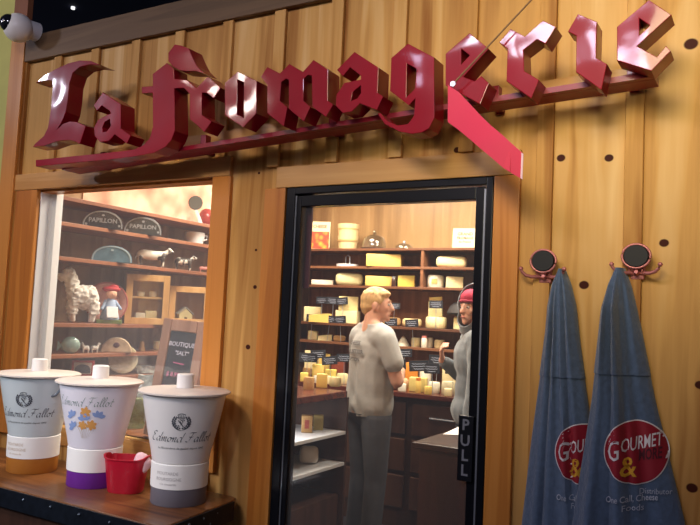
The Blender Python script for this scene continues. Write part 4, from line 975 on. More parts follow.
cheese('block', 336, 359, 13, B4, YS, 'cream block cheese left of the man on the fourth shelf', cream, rindt, rot=-.1)
u = cheese('block', 338, 358, 14, B4, YS + .0, 'leaning cream slab stacked on the block left of the man', mat('butter_paste', 'e4d092', .5), rindt, rot=.1, dz=13)
cheese('loaf', 383, 401, 8.5, B4, YS, 'long tan crusted cheese just right of the man\'s face', rindt)
cheese('loaf', 402, 422, 8.5, B4, YS, 'pale long loaf cheese right of the tan crusted one', mat('sand_crust', 'cbb07c', .7, var=.1))
cheese('wheel', 425, 447, 11.5, B4, YS, 'cream wheel with black card under the pointed cheese', cream)
cheese('block', 428, 442, 15, B4, YS, 'cream block standing on the wheel with the black card', cream, rindt, dz=11.5)
cheese('wedge', 428.5, 441.5, 5, B4, YS - .0, 'thin wedge cheese topping the stack right of centre', yellow, dz=26.7)
cheese('cone', 396, 410, 10, B5, YS, 'pointed white cheese on the shelf right of the man\'s shoulder', rindw)
cheese('wheel', 411, 421, 9, B5, YS, 'small cream wheel right of the pointed white cheese', cream)
cheese('wheel', 421.5, 433.5, 10, B5, YS, 'pale wheel between two smaller wheels on the fifth shelf', rindw)
cheese('wheel', 434, 445, 8.5, B5, YS, 'round cream cheese at right end of the fifth shelf row', mat('ivory2', 'dcc998', .6))
cheese('block', 308, 318, 9, B5, YS, 'small pale block at left end of the fifth shelf', cream)
cheese('wedge', 318, 333, 6, B5, YS, 'low cream wedge on the fifth shelf left of the man', cream)
cheese('loaf', 333, 346, 6, B5, YS, 'low brown crusted cheese touching the man\'s outline on the fifth shelf', rindt)
# pails, cloche, cake stand, card, poster
def pail(bm, wd, hh): lathe(bm, [(wd * .42, 0), (wd * .5, hh), (wd * .46, hh), (wd * .39, .01)], seg=32)
p = solve(347.5, BT, onY, YS); wd = 21 / ppm(p); hh = 13.5 / ppm(p)
for k, l in ((0, 'lower of two nested pale wooden pails on the top shelf'), (1, 'upper of two nested pale wooden pails on the top shelf')):
    t = thing('wooden_pail', l, 'pail', (p.x, p.y, BT + .0003 + k * hh * .86), .0, 'pale pails on the top shelf')
    bm = BM(); pail(bm, wd * (1 + .05 * k), hh); obj('staves', bm, mat('pail_wood', 'd8c08e', .6, var=.1, scale=60, stretch=(1, 1, .05)), t, smooth=30)
    bm = BM(); lathe(bm, [(wd * .478, hh * .55), (wd * .50, hh * .56), (wd * .51, hh * .68), (wd * .486, hh * .69)], seg=32, cap=False); obj('hoop', bm, mat('pail_hoop', 'b99a62', .6), t, smooth=30)
p = solve(374, BT, onY, YS); wd = 24 / ppm(p); hh = 18 / ppm(p)
t = thing('glass_cloche', 'glass cloche with knob on the top shelf right of the pails', 'cloche', (p.x, p.y, BT + .0003))
bm = BM(); lathe(bm, [(wd * .5, .0), (wd * .5, hh * .35), (wd * .42, hh * .62), (wd * .2, hh * .82), (.008, hh * .86), (.008, hh * .92)], seg=32, cap=False); obj('dome', bm, glass('cloche_glass', (.8, .84, .88), 3.5), t, smooth=60)
bm = BM(); ball(bm, (0, 0, hh * .95), .018, 12); obj('knob', bm, glass('cloche_glass'), t, smooth=60)
bm = BM(); lathe(bm, [(wd * .45, 0), (wd * .56, .004), (wd * .56, .01), (.01, .011)], seg=32); obj('plate', bm, drk, t)
p = solve(404, BT, onY, YS); wd = 18 / ppm(p)
t = thing('glass_dish', 'low covered glass dish on the top shelf right of the cloche', 'glass dish', (p.x, p.y, BT + .0003))
bm = BM(); lathe(bm, [(wd * .5, 0), (wd * .5, .02), (wd * .35, .04), (.01, .05)], seg=28); obj('cover', bm, glass('cloche_glass'), t, smooth=60); bm = BM(); ball(bm, (0, 0, .058), .012, 10); obj('knob', bm, alu, t, smooth=60)
p = solve(347.5, B2, onY, YS); wd = 22 / ppm(p)
t = thing('cake_stand', 'white round board with wire handle below the pails', 'stand', (p.x, p.y, B2 + .0003))
bm = BM(); lathe(bm, [(wd * .5, 0), (wd * .5, .022), (.01, .022)], seg=32); obj('board', bm, white, t, smooth=30)
bm = BM(); tube(bm, [(-.02, 0, .022), (-.02, 0, .085), (0, 0, .1), (.02, 0, .085), (.02, 0, .022)], .004, 8); obj('wire_handle', bm, alu, t, smooth=60)
p = solve(464.5, BT, onY, YS); wd = 25 / ppm(p); hh = 21 / ppm(p)
t = thing('lettered_card', 'square cream card with dark lettering leaning at right end of top shelf', 'card', (p.x, p.y, BT + .0003), yaw(p) * .5); t.rotation_euler.x = -.12
bm = BM(); box(bm, (0, 0, hh / 2), (wd, .012, hh), bev=.001); obj('card_board', bm, mat('card_cream', 'cdbf98', .6), t)
bm = BM(); fwd = lambda z: (lambda x, y: (x, -.0072, z + y)); text_bm(bm, 'GRAND', .034, fwd(hh * .72), bold=.001); text_bm(bm, 'FROMAGE', .028, fwd(hh * .52), bold=.001); text_bm(bm, 'de France', .024, fwd(hh * .34), bold=.0006); obj('printed_lettering', bm, mat('ink_brown', '4a3a2a', .6), t)
p = solve(319, BT, onY, 2.84); wd = 21 / ppm(p); hh = 28 / ppm(p)
t = thing('picture_poster', 'small poster of orange and yellow food at left end of the top shelf', 'poster', (p.x, p.y, BT + .0003), yaw(p) * .6)
bm = BM(); box(bm, (0, 0, hh / 2), (wd, .01, hh)); obj('sheet', bm, mat('poster_cream', 'e8d8b0', .5), t)
fm = mat('food_print', 'd9772e', .5); nt = fm.node_tree; tcn = nt.nodes.new('ShaderNodeTexCoord'); vn = nt.nodes.new('ShaderNodeTexVoronoi'); vn.inputs['Scale'].default_value = 22; rr_ = nt.nodes.new('ShaderNodeValToRGB')
rr_.color_ramp.elements[0].color = (*hexc('f0b83a'), 1); rr_.color_ramp.elements[1].color = (*hexc('c8452a'), 1); rr_.color_ramp.elements[1].position = .6
nt.links.new(tcn.outputs['Object'], vn.inputs['Vector']); nt.links.new(vn.outputs['Distance'], rr_.inputs[0]); nt.links.new(rr_.outputs[0], nt.nodes['Principled BSDF'].inputs['Base Color'])
bm = BM(); box(bm, (0, -.006, hh * .34), (wd * .94, .002, hh * .6)); obj('food_picture', bm, fm, t)
bm = BM(); text_bm(bm, 'CHEESE', wd * .2, lambda x, y: (x, -.0062, hh * .82 + y), bold=.001); obj('printed_lettering', bm, mat('ink_red', 'a83a22', .6), t)

# price cards
cardm = mat('price_slate', '151823', .6); chw = mat('price_chalk', 'a9b0c4', .7)
def make_card():
    t = thing('price_card', 'x', 'price card')
    bm = BM(); box(bm, (0, 0, .115), (.115, .005, .062), bev=.001); c = obj('card', bm, cardm, t)
    bm = BM()
    for z, w0 in ((.128, .08), (.114, .09), (.099, .06)):
        n = 14; nib(bm, [(-w0 / 2 + w0 * i / n, z + .0035 * math.sin(i * 2.3) * (1 if i % 3 else -.4)) for i in range(n + 1)], lambda x, y: (x, -.0032, y), .0016, 1.4)
    obj('chalk_writing', bm, chw, c)
    bm = BM(); tube(bm, [(0, .004, 0), (0, .004, .09)], .0025, 6); obj('pick', bm, alu, t)
    return t
card0 = None
def card(px, z, Y, label, s=1.0, rot=0.0, dz=0.0):
    global card0
    s *= rnd.uniform(.85, 1.1); rot += rnd.uniform(-.15, .15)
    if dz: dz += rnd.uniform(-.02, .03)
    p = solve(px + rnd.uniform(-1.2, 1.2), z, onY, Y)
    if card0 is None:
        card0 = make_card(); t = card0; t['label'] = label; t['group'] = 'black price cards among the cheeses'
    else: t = dup(card0, (0, 0, 0), 0, label)
    t['group'] = 'black price cards among the cheeses'
    t.location = (p.x, p.y, z + .0003)
    if dz:
        for ch in t.children:
            if ch.name.startswith('card'): ch.location.z = dz / s
            else: ch.scale.z = (.09 + dz / s) / .09; t.rotation_euler = (0, 0, yaw(p) * .7 + rot); t.scale = (s, s, s)
    t.rotation_euler.y = rnd.uniform(-.12, .12)
    return t
YC = 2.70
card(333, B4, 2.772, 'black price card standing above the cream block left of the man on the fourth shelf', 1.05, dz=.06)
card(343, B4, 2.772, 'black price card leaning in front of the cream block nearest the man', 1.15, -.2)
card(322, B4, 2.772, 'black price card in the middle of the fourth shelf left of the man', 1.0, .2)
card(311, B5, 2.772, 'black price card above the small pale block on the fifth shelf', 1.0)
card(327, B5, 2.772, 'black price card in front of the low cream wedge on the fifth shelf', .95, .1)
card(341, B5, 2.772, 'black price card beside the man\'s shoulder on the fifth shelf', .9, .1)
card(394, B4, 2.772, 'round-looking black price card in front of the man\'s face', .9, dz=.05)
card(413, B5, 2.772, 'black price card in front of the smallest cream wheel', 1.05, -.1)
card(435, B4, 2.772, 'black price card on the wheel under the pointed stack', 1.05)
card(391, B5, 2.772, 'black price card between the man and the pointed white cheese', .9)
# counter goods, two staggered rows
WT = .965
row = [(302, 312, 'wheel', 12, rindt, 'tan wheel at left end of the counter display'), (312, 324, 'block', 17, yellow, 'tall yellow block near left end of the counter display'), (325, 336, 'block', 13, mat('lemon_paste', 'e6cf6a', .45, var=.05), 'lemon yellow block, third piece on the counter display'),
       (336, 348, 'wheel', 10, cream, 'cream wheel on the counter touching the man\'s back outline'), (388, 409, 'loaf', 12, mat('crust_pink', 'c49a72', .7, var=.12), 'long pinkish crusted loaf on the counter right of the man'),
       (409, 427, 'block', 14, mat('butter_yellow', 'dcc777', .5, var=.05), 'yellow block in the middle of the counter display'), (428, 440, 'wheel', 11, rindw, 'white wheel on the counter behind a black price card'),
       (441, 455, 'wheel', 13, mat('pale_rind', 'd4cba8', .7, var=.08), 'pale wheel on the counter in front of the hooded person'), (456, 470, 'loaf', 10, cream, 'cream loaf at the right end of the counter display')]
for x0, x1, k, h, m, l in row: cheese(k, x0, x1, h, WT, 2.52, l, m, rindt if k == 'block' else None, group='cheeses on the back counter')
row = [(304, 316, 'block', 26, cream, 'tall cream block at left of the counter back row'), (317, 330, 'wedge', 24, yellow, 'yellow wedge in the counter back row left of the man'), (331, 345, 'block', 22, mat('red_wax', '7e3a26', .4), 'dark red waxed block in the counter back row'),
       (392, 404, 'wheel', 22, yellow, 'yellow wheel in the counter back row right of the man'), (405, 418, 'block', 24, mat('orange_paste', 'd88a2c', .5), 'orange cheese wedge behind the yellow block'), (419, 431, 'wheel', 22, rindw, 'white wheel in the counter back row near centre'),
       (442, 458, 'block', 30, cream, 'tall cream slab in the counter back row by the hooded person')]
for x0, x1, k, h, m, l in row: cheese(k, x0, x1, h, WT, 2.80, l, m, rindt if k == 'block' else None, group='cheeses on the back counter')
for px, dz, s, r_, l in ((306, .06, 1.1, .1, 'black price card at the far left of the counter'), (318, .09, 1.0, 0, 'black price card above the tall yellow block on the counter'), (331, .07, 1.1, .2, 'black price card before the dark red waxed block'), (343, .08, 1.0, -.1, 'black price card on the counter against the man\'s back'),
                       (310, -.02, 1.0, .1, 'low black price card at the front left of the counter'), (398, .05, 1.1, 0, 'black price card behind the man\'s folded arms'), (404, .12, 1.0, .3, 'tilted black price card left of the orange wedge'), (420, .07, 1.3, 0, 'black price card on the counter before the orange wedge'),
                       (433, .03, 1.3, -.3, 'black price card leaning over the white wheel on the counter'), (436, .12, 1.2, .25, 'upper black price card behind the white wheel on the counter'), (452, -.0, 1.2, 0, 'black price card at the right of the counter by the hooded person')):
    card(px, WT, 2.62 if dz > .08 else 2.44, l, s, r_, max(0, dz))
# jars
def jar(x0, x1, h, z, fn, K, label, content, lidm):
    p = solve((x0 + x1) / 2, z, fn, K); wd = (x1 - x0) / ppm(p); hh = h / ppm(p)
    t = thing('jar', label, 'jar', (p.x, p.y, z + .0003), 0, 'jars in the cheese room')
    bm = BM(); lathe(bm, [(wd * .42, 0), (wd * .48, .005), (wd * .48, hh * .72), (wd * .38, hh * .82)], seg=20); obj('jar_body', bm, content, t, smooth=40)
    bm = BM(); lathe(bm, [(wd * .42, hh * .82), (wd * .42, hh), (.001, hh)], seg=20); obj('jar_lid', bm, lidm, t, smooth=40)
    return t
honey = mat('honey', 'c98a2c', .15, coat=.8); lidg = mat('lid_gold', 'b79a5a', .3, .6)
jar(391, 396, 10, B3, onY, 2.79, 'small dark jar before the yellow blocks on the third shelf', mat('jar_dark', '3a2420', .2, coat=.5), alu)
jar(421, 427, 12, B5, onY, 2.78, 'small pink-lidded jar near centre of the fifth shelf', rindw, mat('lid_pink', 'c97a72', .4))
jar(453, 467, 16, B4, onY, 2.86, 'wide jar with cream contents behind the hooded person', cream, mat('lid_dark', '2c2724', .5))
jar(415, 421, 15, WT, onY, 2.42, 'orange-capped jar on the counter in front of the yellow block', yellow, mat('lid_orange', 'd9772e', .4))
jar(349, 354, 12, WT, onY, 2.44, 'small honey jar on the counter behind the man', honey, lidg)
# dark round hat shaped basket
p = solve(457, B4 , onY, 2.8)
bm = BM(); lathe(bm, [(.10, 0), (.105, .01), (.085, .06), (.05, .09), (.001, .10)], seg=28); o = obj('dark_basket', bm, mat('dark_wicker', '2a2322', .7, var=.2, scale=60), smooth=40); o.location = (p.x, p.y + .06, B4 + 16 / 138 + .001); tag(o, 'dark domed basket on the jar behind the hooded person', 'basket')
more = [(349, 356, 'wheel', 8, cream, 'small cream wheel on the counter peeping past the man\'s back', 2.66), (300, 308, 'block', 9, MATS['lemon_paste'], 'little lemon yellow block at front left corner of the counter', 2.40), (313, 320, 'wheel', 7, rindw, 'little white wheel at the front of the counter left of the man', 2.40),
        (322, 330, 'block', 8, cream, 'little cream block at the front of the counter left of the man', 2.40), (333, 341, 'wheel', 8, yellow, 'little yellow wheel at the front edge of the counter by the man', 2.40), (398, 406, 'block', 8, rindw, 'little white block at the front of the counter beside the folded arms', 2.40),
        (424, 432, 'wheel', 8, yellow, 'little yellow wheel at the front edge of the counter near centre', 2.40), (444, 452, 'block', 8, cream, 'little cream block at the front edge of the counter by the hooded person', 2.40)]
for x0, x1, k, h, m, l, yy in more: cheese(k, x0, x1, h, WT, yy, l, m, None, group='cheeses on the back counter')
# goods in the left display case and on its top
def caseitem(kind, x0, x1, h, z, label, m, m2=None, X=-2.36):
    p = solve((x0 + x1) / 2, z, onX, X); wd = (x1 - x0) / ppm(p); hh = h / ppm(p)
    t = thing('cheese', label, 'cheese', (p.x, p.y, z + .0003), yaw(p), 'cheeses in the left display case'); bm = BM()
    if kind == 'wheel': lathe(bm, [(wd * .44, 0), (wd * .5, hh * .2), (wd * .5, hh * .8), (wd * .44, hh)], seg=28)
    else: rnd_block(bm, wd, wd * .7, hh, hh * .3 if kind == 'loaf' else .005)
    obj('paste', bm, m, t, smooth=40)
    if m2: bm = BM(); box(bm, (0, -wd * .36 if kind != 'wheel' else -wd * .5, hh * .5), (wd * .4, .004, hh * .5)); obj('paper_label', bm, m2, t)
caseitem('block', 301, 312, 17, .80, 'tan block with red label on the upper white case shelf', mat('tan_block', 'a98552', .6), mat('label_red', '8e3a34', .5))
caseitem('block', 313, 323, 15, .80, 'olive-tan block, second on the upper white case shelf', mat('olive_block', '9a8a52', .6), None)
caseitem('loaf', 325, 336, 15, .80, 'dull yellow loaf at the far end of the upper white case shelf', mat('dull_yellow', 'a3935a', .6), None)
caseitem('loaf', 299, 318, 17, .615, 'white paper-wrapped parcel on the lower white case shelf', mat('wrap_white', 'c9c6c0', .6, bump=.4, scale=12))
caseitem('wheel', 303, 314, 12, 1.04, 'tan round cheese on the red-brown case top', rindt, X=-2.42)
caseitem('block', 316, 327, 14, 1.04, 'yellow block on the red-brown case top', yellow, X=-2.42)
caseitem('wheel', 329, 341, 9, 1.04, 'low cream wheel near the far end of the case top', cream, X=-2.42)

# ================================================================== PEOPLE
skin = mat('skin', 'cf9a80', .55, sss=.15); 
def head_parts(bm, hc, hyaw, s=1.0):
    """skull, jaw, nose, ears, brow added to bm; returns matrix of the head (forward = local +Y)"""
    H = Matrix.Translation(hc) @ Matrix.Rotation(hyaw, 4, 'Z')
    def b(c, r): ball(bm, H @ Vector(c), r, 16, (0, 0, hyaw))
    b((0, -.012, .03), (.074, .092, .088)); b((0, .03, .0), (.064, .062, .088)); b((0, .045, -.052), (.046, .046, .045)); b((0, .072, -.083), (.024, .02, .018))
    b((0, .0, -.03), (.062, .07, .06))
    capsule(bm, H @ Vector((0, .088, .025)), .009, H @ Vector((0, .108, -.018)), .0135); b((0, .100, -.024), (.017, .012, .009))
    capsule(bm, H @ Vector((-.03, .082, .034)), .010, H @ Vector((.03, .082, .034)), .010)
    capsule(bm, H @ Vector((-.016, .088, -.052)), .008, H @ Vector((.016, .088, -.052)), .008)
    for sx in (-1, 1): b((sx * .074, -.005, -.002), (.012, .02, .034)); b((sx * .036, .062, -.012), (.022, .02, .022))
    return H
def hand(bm, wrist, d, up, s=1.0):
    wrist = Vector(wrist); d = Vector(d).normalized(); up = Vector(up).normalized(); side = d.cross(up).normalized()
    palm = wrist + d * .05
    for k in (-1, -.33, .33, 1): capsule(bm, wrist + side * k * .018, .015, palm + side * k * .03 + d * .03, .0125)
    for k, l in ((-1, .055), (-.33, .072), (.33, .068), (1, .060)):
        p0 = palm + side * k * .03 + d * .035; p1 = p0 + (d * .85 - up * .5).normalized() * l * .55; p2 = p1 + (d * .45 - up * .9).normalized() * l * .5
        capsule(bm, p0, .0105, p1, .0092); capsule(bm, p1, .0092, p2, .008)
    t0 = wrist + side * -.03 + d * .02; t1 = t0 - side * .03 + d * .035; t2 = t1 + d * .03 - up * .01
    capsule(bm, t0, .013, t1, .011); capsule(bm, t1, .011, t2, .009)
def legs(bm, infl=0.0, to=.10):
    for s in (-1, 1):
        capsule(bm, (s * .09, 0, .88), .088 + infl, (s * .095, .012, .50), .058 + infl); capsule(bm, (s * .095, .012, .50), .056 + infl, (s * .10, -.015, to), .040 + infl * 1.6)
    ball(bm, (0, -.01, .93), (.165 + infl, .115 + infl, .12)); 
def torso(bm, infl=0.0):
    ball(bm, (0, -.005, .95), (.160 + infl, .112 + infl, .12)); ball(bm, (0, 0, 1.10), (.145 + infl, .098 + infl, .17)); ball(bm, (0, 0, 1.28), (.172 + infl, .112 + infl, .18))
    capsule(bm, (-.14, -.005, 1.385), .068 + infl, (.14, -.005, 1.385), .068 + infl)
    for s in (-1, 1): capsule(bm, (s * .05, -.015, 1.455), .045 + infl * .6, (s * .15, -.008, 1.40), .052 + infl * .8)
def figure(name, label, loc, rz, s, arms, hyaw, kids, hz=1.60, tilt=0.0, hy=.02):
    bm = BM(); torso(bm); legs(bm, 0, .08)
    for sx in (-1, 1): capsule(bm, (sx * .10, -.03, .045), .038, (sx * .11, .13, .03), .028)
    capsule(bm, (0, -.018, 1.42), .062, (0, hy - .02, hz - .05), .056)
    for (sh, el, wr, hd, up) in arms:
        capsule(bm, sh, .056, el, .042); capsule(bm, el, .042, wr, .028); hand(bm, wr, hd, up)
    H = head_parts(bm, Vector((0, hy, hz)), hyaw)
    bm = remesh(bm, .0085, 2)
    root = obj(name, bm, skin, smooth=80); tag(root, label, 'person'); root.location = loc; root.rotation_euler = (0, 0, rz); root.scale = (s, s, s)
    eyew = mat('eye_white', 'b9aea6', .4); iris = mat('iris_dark', '2b2a30', .2)
    for sx in (-1, 1):
        bm = BM(); ball(bm, H @ Vector((sx * .030, .0775, .012)), .0115, 12); e = obj('eye', bm, eyew, root, smooth=60)
        bm = BM(); ball(bm, H @ Vector((sx * .030, .0865, .012)), .0055, 10); obj('iris', bm, iris, e, smooth=60)
    bm = BM(); capsule(bm, H @ Vector((-.019, .0955, -.050)), .0035, H @ Vector((.019, .0955, -.050)), .0035, 8); obj('lips', bm, mat('lips', 'a8574c', .5), root, smooth=60)
    kids(root, H)
    return root
# --- blond man seen from behind, arms folded
def man_kids(root, H):
    hair = mat('blond_hair', 'c9a26c', .6, var=.25, scale=40, bump=.4, stretch=(1, 1, .25))
    bm = BM()
    def b(c, r): ball(bm, H @ Vector(c), r, 18, (0, 0, math.atan2(-H.to_3x3()[0][1], H.to_3x3()[1][1])))
    b((0, -.018, .042), (.080, .092, .084)); b((0, .030, .078), (.066, .055, .038)); b((0, -.045, .0), (.070, .064, .058)); b((0, -.055, -.035), (.052, .043, .03)); b((.0, .068, .083), (.050, .022, .020))
    for sx in (-1, 1): b((sx * .066, .014, .038), (.014, .020, .030))
    for i in range(90):
        a = rnd.uniform(0, 2 * PI); e = rnd.uniform(.3, 1.45); c = Vector((.077 * math.cos(a) * math.cos(e), -.018 + .089 * math.sin(a) * math.cos(e), .044 + .080 * math.sin(e)))
        capsule(bm, H @ c, .007, H @ (c + Vector((rnd.uniform(-.012, .012), .016, .004))), .004, 6)
    bm = remesh(bm, .007, 1); obj('hair', bm, hair, root, smooth=80)
    for sx in (-1, 1):
        bm = BM(); capsule(bm, H @ Vector((sx * .016, .093, .038)), .003, H @ Vector((sx * .044, .084, .040)), .003, 6); obj('eyebrow', bm, hair, root, smooth=60)
    # t-shirt
    bm = BM(); torso(bm, .017)
    capsule(bm, (-.05, -.004, 1.22), .125, (-.06, -.004, .93), .128); capsule(bm, (.05, -.004, 1.22), .125, (.06, -.004, .93), .128)
    for s in (-1, 1): capsule(bm, (s * .175, -.005, 1.375), .072, (s * .232, .03, 1.235), .066)
    bm = remesh(bm, .010, 3)
    cutp(bm, (0, 0, .885), (0, 0, -1))
    for s in (-1, 1): pass
    bmesh.ops.recalc_face_normals(bm, faces=bm.faces); bm.normal_update()
    for v in bm.verts:
        f = .007 * noise.noise(Vector((v.co.x * 9, v.co.y * 9, v.co.z * 5 + v.co.x * 12))) + .0025 * math.sin(v.co.z * 42 + v.co.x * 16 + 3 * math.sin(v.co.x * 11)) * max(0, min(1, (1.2 - v.co.z) / .2))
        v.co += v.normal * f
    # neck opening
    cutp(bm, (0, -.02, 1.482), (0, -.25, 1))
    sh = obj('t_shirt', bm, mat('grey_cotton', 'a9a8a5', .9, var=.05, scale=30, bump=.1, sheen=.1), root, smooth=80)
    md = sh.modifiers.new('th', 'SOLIDIFY'); md.thickness = .003
    # printing across the upper back
    def back(x0, z0):
        def f(x, y):
            xx = x + x0; zz = z0 + y; rx = .172 + .017; u = min(.98, abs(xx) / .2); dy = (.112 + .017) * math.sqrt(1 - u * u) * math.sqrt(max(.05, 1 - min(.98, ((zz - 1.28) / (.18 + .017 * 0))) ** 2))
            return (xx, -(max(dy, .073 + .015 if zz > 1.33 else 0) + .012), zz)
        return f
    ink_ = mat('shirt_print', '5f5d60', .9)
    bm = BM(); text_bm(bm, 'CHEESE', .038, back(0, 1.345), cuts=1, bold=.001); text_bm(bm, 'THE BETTER', .036, back(0, 1.29), cuts=1, bold=.001); text_bm(bm, 'OPTION', .036, back(0, 1.24), cuts=1, bold=.001)
    obj('back_print', bm, ink_, root)
    # trousers
    bm = BM(); legs(bm, .016, .09); bm = remesh(bm, .011, 3); cutp(bm, (0, 0, .90), (0, 0, 1)); cutp(bm, (0, 0, .055), (0, 0, -1))
    obj('trousers', bm, mat('grey_denim', '4c4e55', .85, var=.1, scale=20), root, smooth=80)
    for s in (-1, 1):
        bm = BM(); capsule(bm, (s * .10, -.04, .048), .047, (s * .112, .15, .036), .036); ball(bm, (s * .10, -.03, .085), (.05, .055, .05)); bm = remesh(bm, .009, 2); cutp(bm, (0, 0, .002), (0, 0, -1)); obj('shoe', bm, mat('shoe_dark', '1e1c20', .5), root, smooth=80)
arms = [((.175, 0, 1.37), (.235, .055, 1.12), (.06, .195, 1.17), (-1, .05, .15), (0, 1, .2)), ((-.175, 0, 1.37), (-.235, .055, 1.12), (-.06, .165, 1.135), (1, -.15, .12), (0, 1, .2))]
figure('person', 'blond person in grey t-shirt seen from behind, arms folded, looking right', (-2.225, 1.76, 0), math.radians(-32), .985, arms, math.radians(-33), man_kids, hz=1.59)
# --- hooded person at the right
def hood_kids(root, H):
    hz_ = math.atan2(-H.to_3x3()[0][1], H.to_3x3()[1][1])
    greyf = mat('grey_fleece', '6a6f74', .95, var=.1, scale=40, sheen=.3); redc = mat('crimson_knit', 'a5173a', .8, var=.12, scale=60)
    bm = BM()
    def b(c, r): ball(bm, H @ Vector(c), r, 18, (0, 0, hz_))
    b((0, -.015, .055), (.086, .100, .085)); b((0, .02, .075), (.078, .075, .062)); bm = remesh(bm, .009, 2)
    Hi = H.inverted(); cutp(bm, H @ Vector((0, 0, .042)), H.to_3x3() @ Vector((0, .15, -1))); obj('knit_cap', bm, redc, root, smooth=80)
    bm = BM(); b((0, .0, .043), (.0, 0, 0)) if 0 else None
    n = 30; tube(bm, [H @ Vector((.082 * math.sin(2 * PI * i / n), -.005 + .096 * math.cos(2 * PI * i / n), .045 + .010 * math.cos(2 * PI * i / n))) for i in range(n + 1)], .010, 8, cap=False); obj('cap_cuff', bm, mat('deep_crimson', '8c1230', .8), root, smooth=60)
    # hood: shell open towards the face
    bm = BM(); b((0, -.01, .045), (.118, .13, .132)); b((0, -.01, -.06), (.112, .12, .10)); b((0, -.03, .12), (.07, .09, .065)); b((0, -.03, -.13), (.13, .10, .06)); bm = remesh(bm, .011, 3)
    cutp(bm, H @ Vector((0, .062, 0)), H.to_3x3() @ Vector((0, 1, .22)))
    h_ = obj('hood', bm, greyf, root, smooth=80); md = h_.modifiers.new('th', 'SOLIDIFY'); md.thickness = .008
    bm = BM(); torso(bm, .03); ball(bm, (0, 0, .95), (.20, .15, .14))
    for (shd, el, wr, hd, up) in arms2:
        capsule(bm, shd, .078, el, .062); w_ = Vector(el).lerp(Vector(wr), .9); capsule(bm, el, .062, w_, .045)
    bm = remesh(bm, .012, 3); cutp(bm, (0, 0, .86), (0, 0, -1)); cutp(bm, (0, .03, 1.468), (0, .25, 1))
    bmesh.ops.recalc_face_normals(bm, faces=bm.faces); bm.normal_update()
    for v in bm.verts: v.co += v.normal * (.006 * noise.noise(v.co * 14))
    o = obj('hooded_jacket', bm, greyf, root, smooth=80); md = o.modifiers.new('th', 'SOLIDIFY'); md.thickness = .003
    bm = BM(); legs(bm, .018, .09); bm = remesh(bm, .012, 3); cutp(bm, (0, 0, .98), (0, 0, 1)); cutp(bm, (0, 0, .055), (0, 0, -1)); obj('trousers', bm, mat('dark_trousers', '22232b', .85), root, smooth=80)
    for s in (-1, 1):
        bm = BM(); capsule(bm, (s * .10, -.04, .048), .047, (s * .112, .15, .036), .036); ball(bm, (s * .10, -.03, .085), (.05, .055, .05)); bm = remesh(bm, .009, 2); cutp(bm, (0, 0, .002), (0, 0, -1)); obj('shoe', bm, MATS['shoe_dark'], root, smooth=80)
    for sx in (-1, 1):
        bm = BM(); capsule(bm, H @ Vector((sx * .016, .093, .038)), .003, H @ Vector((sx * .044, .084, .038)), .003, 6); obj('eyebrow', bm, mat('brow_dark', '3a2a22', .7), root, smooth=60)
arms2 = [((.175, 0, 1.37), (.215, .02, 1.12), (.12, .20, 1.25), (-.45, .2, 1), (0, 1, .3)), ((-.175, 0, 1.37), (-.235, .02, 1.12), (-.25, .07, .87), (0, .2, -1), (-1, 0, 0))]
figure('person', 'person in grey hooded jacket over crimson knit cap, partly hidden by the door frame', (-1.635, 2.06, 0), math.radians(118), .985, arms2, math.radians(36), hood_kids, hz=1.595)

# ================================================================== LIGHT, CAMERA
w = bpy.data.worlds.new('world'); SC.world = w; w.use_nodes = True
w.node_tree.nodes['Background'].inputs[0].default_value = (.42, .45, .60, 1); w.node_tree.nodes['Background'].inputs[1].default_value = .09
def lamp(name, kind, loc, tgt, energy, color, size=.5, size_y=None, spot=60, blend=1.0):
    l = bpy.data.lights.new(name, kind); l.energy = energy; l.color = color
    if kind == 'AREA':
        l.shape = 'RECTANGLE'; l.size = size; l.size_y = size_y or size
    elif kind == 'SPOT': l.spot_size = math.radians(spot); l.spot_blend = blend; l.shadow_soft_size = size
    else: l.shadow_soft_size = size
    o = bpy.data.objects.new(name, l); COL.objects.link(o); o.location = loc
    o.rotation_euler = (Vector(tgt) - Vector(loc)).to_track_quat('-Z', 'Y').to_euler(); return o
warm = (1, .80, .55)
lamp('ceiling_spot', 'SPOT', (-.3, -3.0, 3.15), (-.36, 0, 2.3), 330, (1, .86, .53), .55, spot=40)
lamp('ceiling_spot', 'SPOT', (-1.7, -2.6, 3.6), (-1.7, 0, 2.0), 60, (1, .84, .5), .4, spot=45)
lamp('ceiling_spot', 'SPOT', (-2.1, -2.4, 3.3), (-2.4, 0, 1.45), 110, (1, .74, .44), .3, spot=36)
lamp('ceiling_spot', 'SPOT', (-3.3, -1.7, 3.4), (-3.3, 0, 1.45), 70, (1, .76, .46), .2, spot=40)
lamp('window_light', 'SPOT', (-5.0, -4.4, 3.4), (-2.45, -.3, 1.0), 600, (.88, .92, 1), .4, spot=20)  # added unseen spot, narrowed to brighten the mustard pots
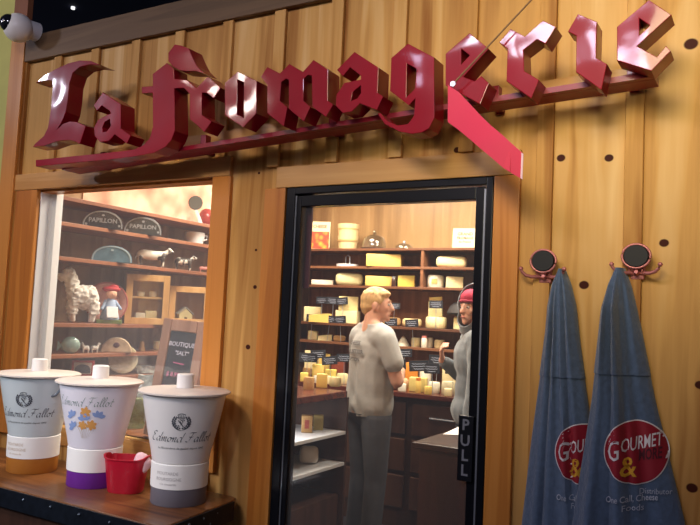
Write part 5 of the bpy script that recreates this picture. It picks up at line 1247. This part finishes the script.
lamp('window_light', 'AREA', (.9, -5.6, 4.0), (-1.0, 0, 2.6), 16, (.72, .8, 1), 2.2, 1.0)
lamp('hall_spot', 'SPOT', (.7, -4.0, 2.1), (-.5, 0, 2.35), 130, (1, .87, .6), .3, spot=30)  # added frontal fill that softens the shadow under the sign rail
lamp('hall_spot', 'SPOT', (-1.2, -3.8, 2.5), (-2.4, -.25, 1.0), 150, (.92, .93, 1), .3, spot=22)  # added unseen fill for the camera side of the pots
# added unseen lamps, each set where its reflection makes a highlight on the enamel
def mirror(px, py, dist, size, e, col=(.86, .84, 1)):
    p = onY(px, py, -.25); d = (p - CAM).normalized(); d.y = -d.y; q = p + d * dist
    lamp('roof_light', 'AREA', q, p, e, col, size)
mirror(58, 93, 3.0, .2, 16); mirror(249, 97, 3.0, .14, 5, (1, .86, .78)); mirror(213, 85, 3.0, .12, 5, (1, .8, .7)); mirror(545, 30, 3.2, .2, 7, (.9, .82, 1)); mirror(510, 40, 3.2, .16, 6, (.9, .82, 1)); mirror(628, 44, 3.2, .2, 6, (.9, .75, 1)); mirror(590, 36, 3.2, .15, 4, (.9, .78, 1)); mirror(473, 42, 3, .2, 9); mirror(415, 56, 3, .15, 2.0, (.8, .7, 1))
# cheese room lamps
for x, y, e in ((-2.6, .9, 46), (-2.9, 2.1, 46), (-1.9, 2.2, 60), (-1.0, 1.9, 34)):
    lamp('room_lamp', 'AREA', (x, y, 2.74), (x, y, 0), e, (1, .88, .72), .5)
lamp('case_lamp', 'AREA', (-2.5, .98, .985), (-2.5, .98, 0), 3.0, (1, .95, .9), .5, .1)

cam = bpy.data.cameras.new('camera'); co = bpy.data.objects.new('camera', cam); COL.objects.link(co); SC.camera = co
cam.sensor_fit = 'HORIZONTAL'; cam.sensor_width = 36; cam.lens = F * 36 / 700; cam.clip_start = .05
co.matrix_world = Matrix.Translation(CAM) @ R.to_4x4()
SC.view_settings.view_transform = 'Standard'; SC.view_settings.look = 'None'; SC.view_settings.exposure = 0.0; SC.view_settings.gamma = 1
SC.view_settings.use_curve_mapping = False
